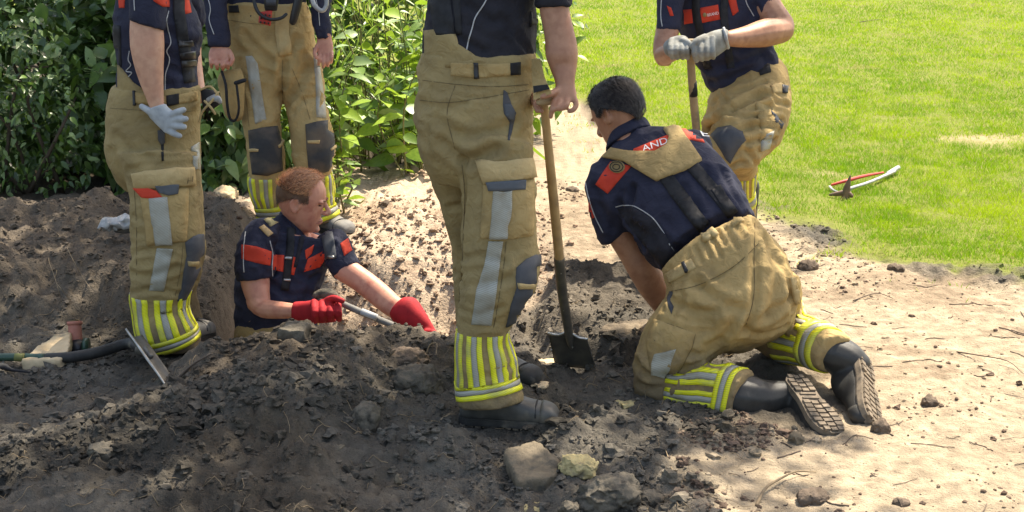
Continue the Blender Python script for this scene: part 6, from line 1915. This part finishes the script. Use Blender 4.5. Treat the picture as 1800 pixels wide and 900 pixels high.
# spade of the central worker
top, bot = P(956, 178, 4.19), P(1003, 592, 4.70)
def on(t):
    return top + (bot - top) * t
base = G(1012, 645, -0.03)
sp = empty('spade', base, 'square bladed spade with wooden shaft standing upright beside the central worker', 'spade')
q1 = P(984, 462, 4.545)
link('shaft', *tube3([top, P(963, 250, 4.28), P(973, 350, 4.40), q1], [0.0125, 0.0135, 0.0155, 0.0165], 14, True, 4), 'wood', sp, base)
link('grip', *tube3([P(948, 179, 4.15), P(966, 177, 4.165), P(984, 175, 4.18)], [0.011, 0.013, 0.010], 12, True, 3), 'wood_worn', sp, base)
sock = link('socket', *tube3([P(983, 455, 4.535), P(988, 510, 4.60), P(996, 560, 4.66), P(1001, 594, 4.70), P(1004, 612, 4.715)], [0.0185, 0.0175, 0.0165, 0.014, 0.006], 14, True, 3), 'spade_steel', sp, base)
for (x, y, Y) in ((986, 480, 4.545), (991, 545, 4.625)):
    link('rivet', *ellipsoid(P(x, y, Y), (0.004, 0.004, 0.004), None, 8, 6), 'bright_steel', sock, base)
bl = link('blade', *spade_blade(P(964, 586, 4.71), P(1032, 596, 4.69), P(1049, 652, 4.755), P(976, 645, 4.775)), 'spade_steel', sp, base)
fix_normals(bl)
link('foot_tread', *tube3([P(964, 586, 4.705), P(982, 589, 4.70), P(996, 584, 4.695), P(1008, 588, 4.69), P(1018, 594, 4.688), P(1032, 596, 4.685)], 0.0042, 8, True, 3), 'bright_steel', bl, base)
link('edge', *tube3([P(1032, 597, 4.688), P(1040, 624, 4.72), P(1049, 652, 4.752)], 0.0022, 6), 'bright_steel', bl, base)
for (x, y) in ((1006, 610), (969, 615)):
    link('rivet', *ellipsoid(P(x, y, 4.71), (0.004, 0.004, 0.004), None, 8, 6), 'bright_steel', bl, base)

# shaft in the gloves of the worker at the lawn edge
pt = [P(1213, 78, 5.93), P(1217, 150, 6.0), P(1225, 240, 6.08), P(1236, 400, 6.22)]
zb = hz(pt[3][0], pt[3][1])
base = np.array([pt[3][0] + 0.01, 6.25, zb])
t2 = empty('spade', base, 'worn wooden shafted spade held upright by the worker at the lawn edge', 'spade')
link('shaft', *tube3(pt, [0.017, 0.0175, 0.018, 0.018], 14, True, 4), 'wood_worn', t2, base)
link('grip', *tube3([P(1194, 76, 5.93), P(1214, 74, 5.93), P(1234, 76, 5.93)], 0.015, 12, True, 3), 'wood_worn', t2, base)
link('tape', *tube3([P(1217.2, 143, 5.996), P(1219, 168, 6.016)], 0.0186, 14, False), 'black_web', t2, base)
e = pt[3]
b2 = link('blade', *spade_blade(e + (-0.09, 0.01, 0.03), e + (0.09, 0.01, 0.03), e + (0.08, 0.04, zb - e[2] - 0.03), e + (-0.08, 0.04, zb - e[2] - 0.03)), 'spade_steel', t2, base)
fix_normals(b2)

# tool shaft in the hole
base = P(640, 550, 5.2)
t3 = empty('shovel', base, 'grey shafted shovel gripped by the worker in the hole', 'shovel')
link('shaft', *tube3([P(585, 523, 5.19), P(600, 533, 5.17), P(650, 555, 5.12), P(708, 579, 5.05), P(740, 592, 5.01)], [0.012, 0.012, 0.0125, 0.0125, 0.0125], 12, True, 3), 'boot_dusty', t3, base)
link('knob', *fuse([tpx([(556, 519, 5.2, 7), (566, 516, 5.2, 9), (580, 517, 5.19, 10), (590, 522, 5.19, 7)])], 0.004, 2), 'stone_dark', t3, base)
link('decal_strip', *tube3([P(636, 547.5, 5.108), P(662, 558, 5.083)], 0.0128, 10, False), 'grey_piping', t3, base)

# spade lying on the left: dark shaft and a curved blade on edge
zl = -0.055
def gl3(x, y, h):
    p = G(x, y, zl)
    return p + np.array([0, 0, h])
base = G(150, 640, zl)
t4 = empty('shovel', base, 'dark handled shovel lying on the ground left of the gloved worker', 'shovel')
link('shaft', *tube3([gl3(-40, 648, 0.03), gl3(0, 642, 0.03), gl3(40, 642, 0.03), gl3(90, 643, 0.03)], [0.015] * 4, 12, True, 3), 'tool_green', t4, base)
link('sleeve', *tube3([gl3(84, 643, 0.03), gl3(130, 642, 0.032), gl3(180, 634, 0.036), gl3(228, 626, 0.05), P(252, 614, 4.86)], [0.018, 0.0205, 0.021, 0.021, 0.018], 14, True, 3), 'boot_rubber', t4, base)
link('mark', *tube3([gl3(28, 644, 0.034), gl3(44, 644, 0.034)], [0.0152, 0.0152], 12, False), 'stem', t4, base)
link('collar_band', *tube3([gl3(70, 643, 0.03), gl3(80, 643, 0.03)], 0.0168, 12, False), 'tool_green', t4, base)
bl = link('blade', *spade_blade(P(222, 579, 4.82), P(250, 588, 4.87), P(305, 664, 4.67), P(293, 680, 4.61), dish=0.02, thick=0.004), 'spade_steel', t4, base)
fix_normals(bl)
link('edge', *tube3([P(222, 579, 4.815), P(240, 604, 4.76), P(258, 630, 4.71), P(276, 655, 4.655), P(293, 680, 4.605)], [0.004, 0.005, 0.005, 0.004, 0.003], 8, True, 3), 'bright_steel', bl, base)
link('socket', *tube3([P(246, 616, 4.88), P(256, 616, 4.82), P(264, 626, 4.76)], [0.02, 0.02, 0.012], 12, True, 3), 'spade_steel', t4, base)

# carabiner and strap at the left picture edge
base = G(8, 655, zl)
o = link('strap_buckle', *join([tube3([gl3(-18, 634, 0.012), gl3(2, 632, 0.02), gl3(8, 640, 0.02), gl3(2, 650, 0.015), gl3(-18, 652, 0.012)], 0.004, 8, True, 3)]), 'bright_steel', None)
tag(o, 'small bright metal clip at the left picture edge beside the shovel shaft', 'clip')
o = link('strap', *tube3([gl3(-30, 660, 0.012), gl3(5, 654, 0.02), gl3(22, 656, 0.012), gl3(52, 658, 0.008)], [0.016, 0.015, 0.006, 0.003], 8, True, 3), 'black_web', None)
tag(o, 'black webbing strap end below the shovel shaft at the left edge', 'strap')

# pipe stub with a collar standing in the pit
base = G(133, 620, -0.06)
pp = empty('pipe_stub', base, 'broken reddish clay pipe stub standing behind the lying shovel shaft', 'pipe')
link('pipe', *tube3([P(135, 614, 5.12), P(133, 595, 5.13), P(131, 568, 5.15)], [0.026, 0.0245, 0.0245], 18, False, 3), 'clay_pipe', pp, base)
link('rim', *tube3([P(131.3, 571, 5.148), P(131, 565, 5.152)], [0.0285, 0.0285], 18, False), 'clay_pipe', pp, base)
link('coupling', *tube3([P(137, 624, 5.10), P(135, 602, 5.13)], [0.033, 0.031], 18, False), 'black_plastic', pp, base)
link('lever', *tube3([P(122, 618, 5.08), P(122, 590, 5.09)], [0.005, 0.004], 8), 'bright_steel', pp, base)
link('wheel', *tube3([P(148, 610, 5.11), P(155, 610, 5.11)], [0.034, 0.034], 18, False), 'tool_green', pp, base)
link('spout', *tube3([P(131, 566, 5.152), P(130.5, 563, 5.154)], [0.019, 0.019], 16, False), 'stain', pp, base)

# pickaxe on the lawn
base = G(1490, 350, 0.0)
t5 = empty('pickaxe', base, 'red and white handled pickaxe lying on the lawn with its spike upright', 'pickaxe')
def gz(x, y, h):
    return G(x, y, 0) + np.array([0, 0, h])
link('handle', *tube3([gz(1492, 344, 0.04), gz(1530, 330, 0.035), gz(1572, 310, 0.03)], [0.009, 0.009, 0.010], 10, True, 3), 'plastic_sheet', t5, base)
link('strap', *tube3([gz(1462, 334, 0.03), gz(1490, 332, 0.05), gz(1520, 324, 0.05), gz(1552, 312, 0.03)], [0.007, 0.010, 0.009, 0.006], 8, True, 3), 'red_hose', t5, base)
link('collar', *tube3([gz(1560, 314, 0.03), gz(1578, 305, 0.035)], [0.013, 0.015], 10), 'plastic_sheet', t5, base)
link('loop', *tube3([gz(1496, 342, 0.03), gz(1480, 345, 0.02), gz(1466, 340, 0.015), gz(1458, 334, 0.02)], 0.007, 8, True, 3), 'plastic_sheet', t5, base)
sb = gz(1486, 350, 0.0)
link('spike', *tube3([sb + (0, 0, -0.005), sb + (0.005, 0, 0.06), sb + (0.02, 0.0, 0.13)], [0.024, 0.02, 0.004], 8, True, 3), 'rust_steel', t5, base)
link('pick_head', *tube3([sb + (-0.08, 0.02, 0.02), sb + (0, 0, 0.035), sb + (0.03, -0.01, 0.02)], [0.008, 0.018, 0.012], 8, True, 3), 'rust_steel', t5, base)

# crumpled plastic on the bank
base = G(205, 402, 0.22)
parts = []
o = link('plastic_bag', *fuse([ellipsoid(base + (-0.03, 0, 0.02), (0.05, 0.04, 0.022)), ellipsoid(base + (0.05, 0, 0.03), (0.07, 0.05, 0.025))], 0.006, 1), 'plastic_sheet', None)
me_ = o.data
co = np.empty(len(me_.vertices) * 3); me_.vertices.foreach_get('co', co); co = co.reshape(-1, 3)
co += 0.016 * np.column_stack([n3(co * 45), n3(co * 45 + 9), n3(co * 45 + 19)])
me_.vertices.foreach_set('co', co.ravel())
tag(o, 'crumpled grey plastic sheet on the bank behind the gloved worker', 'plastic')
bp_ = empty('glove_pair', G(215, 403, 0.2), 'dark grey folded cloth beside the crumpled plastic on the bank', 'cloth')
link('fold', *fuse([tpx([(198, 392, 6.05, 6), (215, 396, 6.04, 9), (236, 396, 6.04, 8)]), tpx([(205, 404, 6.0, 6), (222, 404, 6.0, 7), (238, 402, 6.0, 6)])], 0.006, 2), 'knee_pad', bp_, G(215, 403, 0.2))

# ================================================================== STONES
def stone(name, label, x, y, w, h, m, z=None, depth=None, seed=1, boxy=0.0, tilt=0.0, yaw=0.0, cat='stone', sink=0.36, group=None):
    """x, y: pixel of its centre; w, h: width and height in pixels"""
    p = G(x, y + h * 0.35, 0.0)
    for _ in range(6):
        p = G(x, y + h * 0.35, hz(p[0], p[1]))
    k = mpp(p)
    rx, rz = w * k / 2, h * k / 2
    ry = depth if depth else 0.5 * (rx + rz)
    bm = bmesh.new()
    bmesh.ops.create_icosphere(bm, subdivisions=5 if w > 60 else 4, radius=1.0)
    V = np.array([tuple(v.co) for v in bm.verts])
    F = [tuple(v.index for v in f.verts) for f in bm.faces]
    bm.free()
    if boxy:
        e = 2 / (2 + boxy)
        nrm = (np.abs(V) ** (2 + boxy)).sum(1) ** (1 / (2 + boxy))
        V = V / nrm[:, None]
    V = V * (1 + 0.16 * fbm(V * 1.3 + seed * 7.7, 3) + 0.10 * fbm(V * 4 + seed, 3))[:, None]
    V = V * (rx, ry, rz)
    ca, sa = math.cos(tilt), math.sin(tilt)
    V = np.column_stack([V[:, 0] * ca + V[:, 2] * sa, V[:, 1], -V[:, 0] * sa + V[:, 2] * ca])
    ca, sa = math.cos(yaw), math.sin(yaw)
    V = np.column_stack([V[:, 0] * ca - V[:, 1] * sa, V[:, 0] * sa + V[:, 1] * ca, V[:, 2]])
    V = V + (0.005 * n3(V * 70) + 0.003 * n3(V * 150))[:, None]
    o = link(name, V + p + (0, ry * 0.4, rz * (1 - sink * 2) * 0.8), F, m)
    return tag(o, label, cat, group)
def block(name, label, pts_top, hgt, m, cat='stone', jag=0.006):
    """a squared stone: top corners as pixels at a height, extruded down"""
    top = [np.asarray(p) for p in pts_top]
    bot = [p - (0, 0, hgt) for p in top]
    n = len(top)
    V = np.array(top + bot)
    F = [tuple(range(n)), tuple(range(2 * n - 1, n - 1, -1))] + [(i, i + n, (i + 1) % n + n, (i + 1) % n) for i in range(n)]
    V, F = fuse([(V, F)], 0.007, 2)
    V = V + vnormals(V, F) * (jag * fbm(V * 24, 3) + 0.003 * n3(V * 90))[:, None]
    return tag(link(name, V, F, m), label, cat)
sg = None
def gt(x, y, z):
    return G(x, y, z)
zr = 0.12
block('cut_stone', 'squared dark stone block on the rim before the worker in the hole', [gt(485, 577, zr + .055), gt(508, 563, zr + .055), gt(546, 566, zr + .055), gt(536, 582, zr + .055)], 0.085, 'stone_dark')
stone('boulder', 'large rounded dark boulder left of the central worker\'s striped leg', 730, 667, 90, 62, 'stone_dark', seed=2, boxy=0.8)
stone('boulder', 'upright rough clod leaning in the heap below the large boulder', 640, 728, 50, 68, 'stone_dark', seed=3, boxy=0.5, tilt=0.3, depth=0.045)
a = [gt(884, 790, .02), gt(942, 776, .035), gt(986, 806, .035), gt(982, 836, .015), gt(912, 846, .01)]
block('flat_stone', 'flat five sided brown stone bedded in the soil below the boot', a, 0.06, 'stone_tan')
stone('yellow_stone', 'long mossy yellow stone beside the flat brown stone', 1016, 815, 64, 34, 'stone_yellow', seed=5, boxy=1.5, tilt=0.2)
stone('boulder', 'big rounded earth boulder at the bottom edge of the heap', 1074, 860, 104, 72, 'stone_dark', seed=6, boxy=0.4)
stone('boulder', 'wedge shaped dark stone right of the bottom earth boulder', 1143, 876, 52, 38, 'stone_dark', seed=7, boxy=0.8)
stone('boulder', 'small round dark stone left of the bottom earth boulder', 1000, 890, 34, 28, 'stone_dark', seed=8)
stone('yellow_stone', 'pale yellow stone cut by the bottom picture edge', 938, 896, 52, 26, 'stone_yellow', seed=9, boxy=0.8)
stone('yellow_stone', 'small yellow stone by the kneeling worker\'s knee', 1098, 711, 38, 18, 'stone_yellow', seed=10, boxy=1.0)
stone('pebble', 'tan pointed stone below the kneeling worker\'s near boot', 1401, 769, 26, 28, 'stone_tan', seed=11, boxy=0.6)
stone('clod', 'dark earth clod under the kneeling worker\'s far boot toe', 1549, 748, 34, 34, 'clod', seed=12, cat='clod')
stone('clod', 'dark earth clod alone on the sand at the right', 1635, 705, 30, 24, 'clod', seed=13, cat='clod')
stone('clod', 'largest crumbled clod on the sand at the bottom right', 1430, 872, 56, 36, 'clod', seed=14, cat='clod')
stone('clod', 'small flat clod near the bottom right corner', 1585, 882, 30, 22, 'clod', seed=15, cat='clod')
stone('clod', 'red brown clod at the lawn edge behind the kneeling worker', 1420, 465, 36, 24, 'clod', seed=16, cat='clod')
stone('clod', 'dark clod between lawn and sand right of the kneeling worker', 1575, 470, 30, 18, 'clod', seed=17, cat='clod')
stone('clod', 'dark round hollowed clod behind the large boulder', 712, 624, 74, 36, 'clod', seed=18, cat='clod')
stone('clod', 'dark lump on the sunlit spoil left of the central worker', 680, 356, 20, 14, 'clod', seed=19, cat='clod')
stone('clod', 'wide dark lump on the spoil right of the ginger head', 692, 402, 40, 14, 'clod', seed=20, cat='clod')
stone('clod', 'reddish lump on the path between the spade and the kneeling head', 1006, 332, 24, 14, 'clod', seed=21, cat='clod')
stone('clod', 'pale crumbly lump beside the shrub roots behind the gloved worker', 396, 338, 44, 36, 'stone_slab', seed=22, cat='clod')
stone('pebble', 'small pale pebble on the heap below the rim', 593, 786, 18, 14, 'stone_tan', seed=23)
stone('pebble', 'whitish shard in the soil at lower left', 224, 786, 18, 18, 'stone_yellow', seed=24)
stone('pebble', 'brown lump in the soil left of the whitish shard', 175, 790, 46, 26, 'stone_dark', seed=25, boxy=0.6)
stone('pebble', 'thin pale shard standing in the soil at lower centre', 700, 838, 12, 24, 'stone_tan', seed=26, depth=0.008)
stone('pebble', 'pale flat stone beside the far boot of the central worker', 962, 640, 48, 10, 'stone_slab', seed=27, boxy=1.0, depth=0.04)
stone('pebble', 'second pale flat stone in front of the far boot', 948, 677, 34, 10, 'stone_slab', seed=28, depth=0.03)
a = [gt(36, 632, -.02), gt(70, 602, .0), (gt(104, 586, .02)), gt(124, 584, .02), gt(122, 612, .0), gt(106, 632, -.02)]
block('stone_slab', 'pale sandy stone slab behind the lying shovel shaft', a, 0.06, 'stone_slab')
a = [gt(1064, 566, .15), gt(1092, 556, .165), gt(1128, 562, .165), gt(1130, 584, .15), gt(1100, 600, .13), gt(1070, 592, .13)]
#block('stone_slab', 'weathered tan stone at the top of the cut bank behind the spade', a, 0.07, 'stone_tan')

stone('boulder', 'broad half buried boulder under the cut bank behind the upright spade', 1096, 592, 140, 66, 'stone_slab_dull', seed=31, boxy=0.7, depth=0.09, sink=0.3)
# ------------------------------------------------------------------ roots and twigs lying about
def root_line(name, label, pts, rmax, m, cat, lift=0.004):
    q = []
    for i, (x, y) in enumerate(pts):
        p = G(x, y, 0.0)
        for _ in range(5):
            p = G(x, y, hz(p[0], p[1]))
        q.append(p + (0, 0, lift + (0.012 if 0 < i < len(pts) - 1 else 0)))
    rr = np.linspace(rmax, rmax * 0.35, len(q))
    return tag(link(name, *tube3(q, rr, 7, True, 4), m), label, cat)
root_line('tree_root', 'forked pale root lying at the edge of sand and dark soil, lower right', [(1330, 890), (1345, 868), (1372, 850), (1400, 838), (1434, 832)], 0.005, 'root', 'root')
root_line('tree_root', 'thin pale root in the soil below the kneeling worker\'s striped leg', [(1244, 776), (1262, 764), (1290, 758), (1316, 750)], 0.0028, 'root', 'root')
root_line('tree_root', 'thin upright rootlet at the dark edge of the lower right heap', [(1182, 830), (1172, 806), (1168, 790)], 0.0022, 'root', 'root')
root_line('tree_root', 'long root hanging down the left bank', [(60, 392), (95, 412), (112, 430), (128, 462), (145, 492), (160, 510)], 0.002, 'root', 'root')
root_line('tree_root', 'fine root running down the middle of the left bank', [(92, 440), (86, 462), (96, 492), (104, 520), (112, 545), (125, 560)], 0.0014, 'root', 'root')
root_line('tree_root', 'fine root at the foot of the left bank', [(100, 500), (112, 520), (132, 545), (148, 572)], 0.0014, 'root', 'root')
root_line('tree_root', 'pale rootlet sticking out beside the squared stone block', [(416, 592), (426, 580), (440, 566)], 0.002, 'root', 'root')
root_line('tree_root', 'curled pale root at the far side of the large boulder', [(748, 628), (756, 614), (768, 612), (766, 626)], 0.003, 'root', 'root')
root_line('twig', 'dark twig lying on the sand right of the kneeling worker', [(1680, 620), (1720, 632), (1770, 642), (1800, 660)], 0.0028, 'twig', 'twig')
root_line('twig', 'dark twig on the lawn near the top right', [(1508, 40), (1530, 38), (1552, 34)], 0.008, 'twig', 'twig')
root_line('twig', 'dark slanting stick on the heap beside the gloved worker\'s boot', [(312, 668), (340, 648), (372, 624)], 0.007, 'twig', 'twig')
root_line('twig', 'short dark twig on the sand below the lawn edge', [(1500, 530), (1540, 522), (1570, 526)], 0.003, 'twig', 'twig')
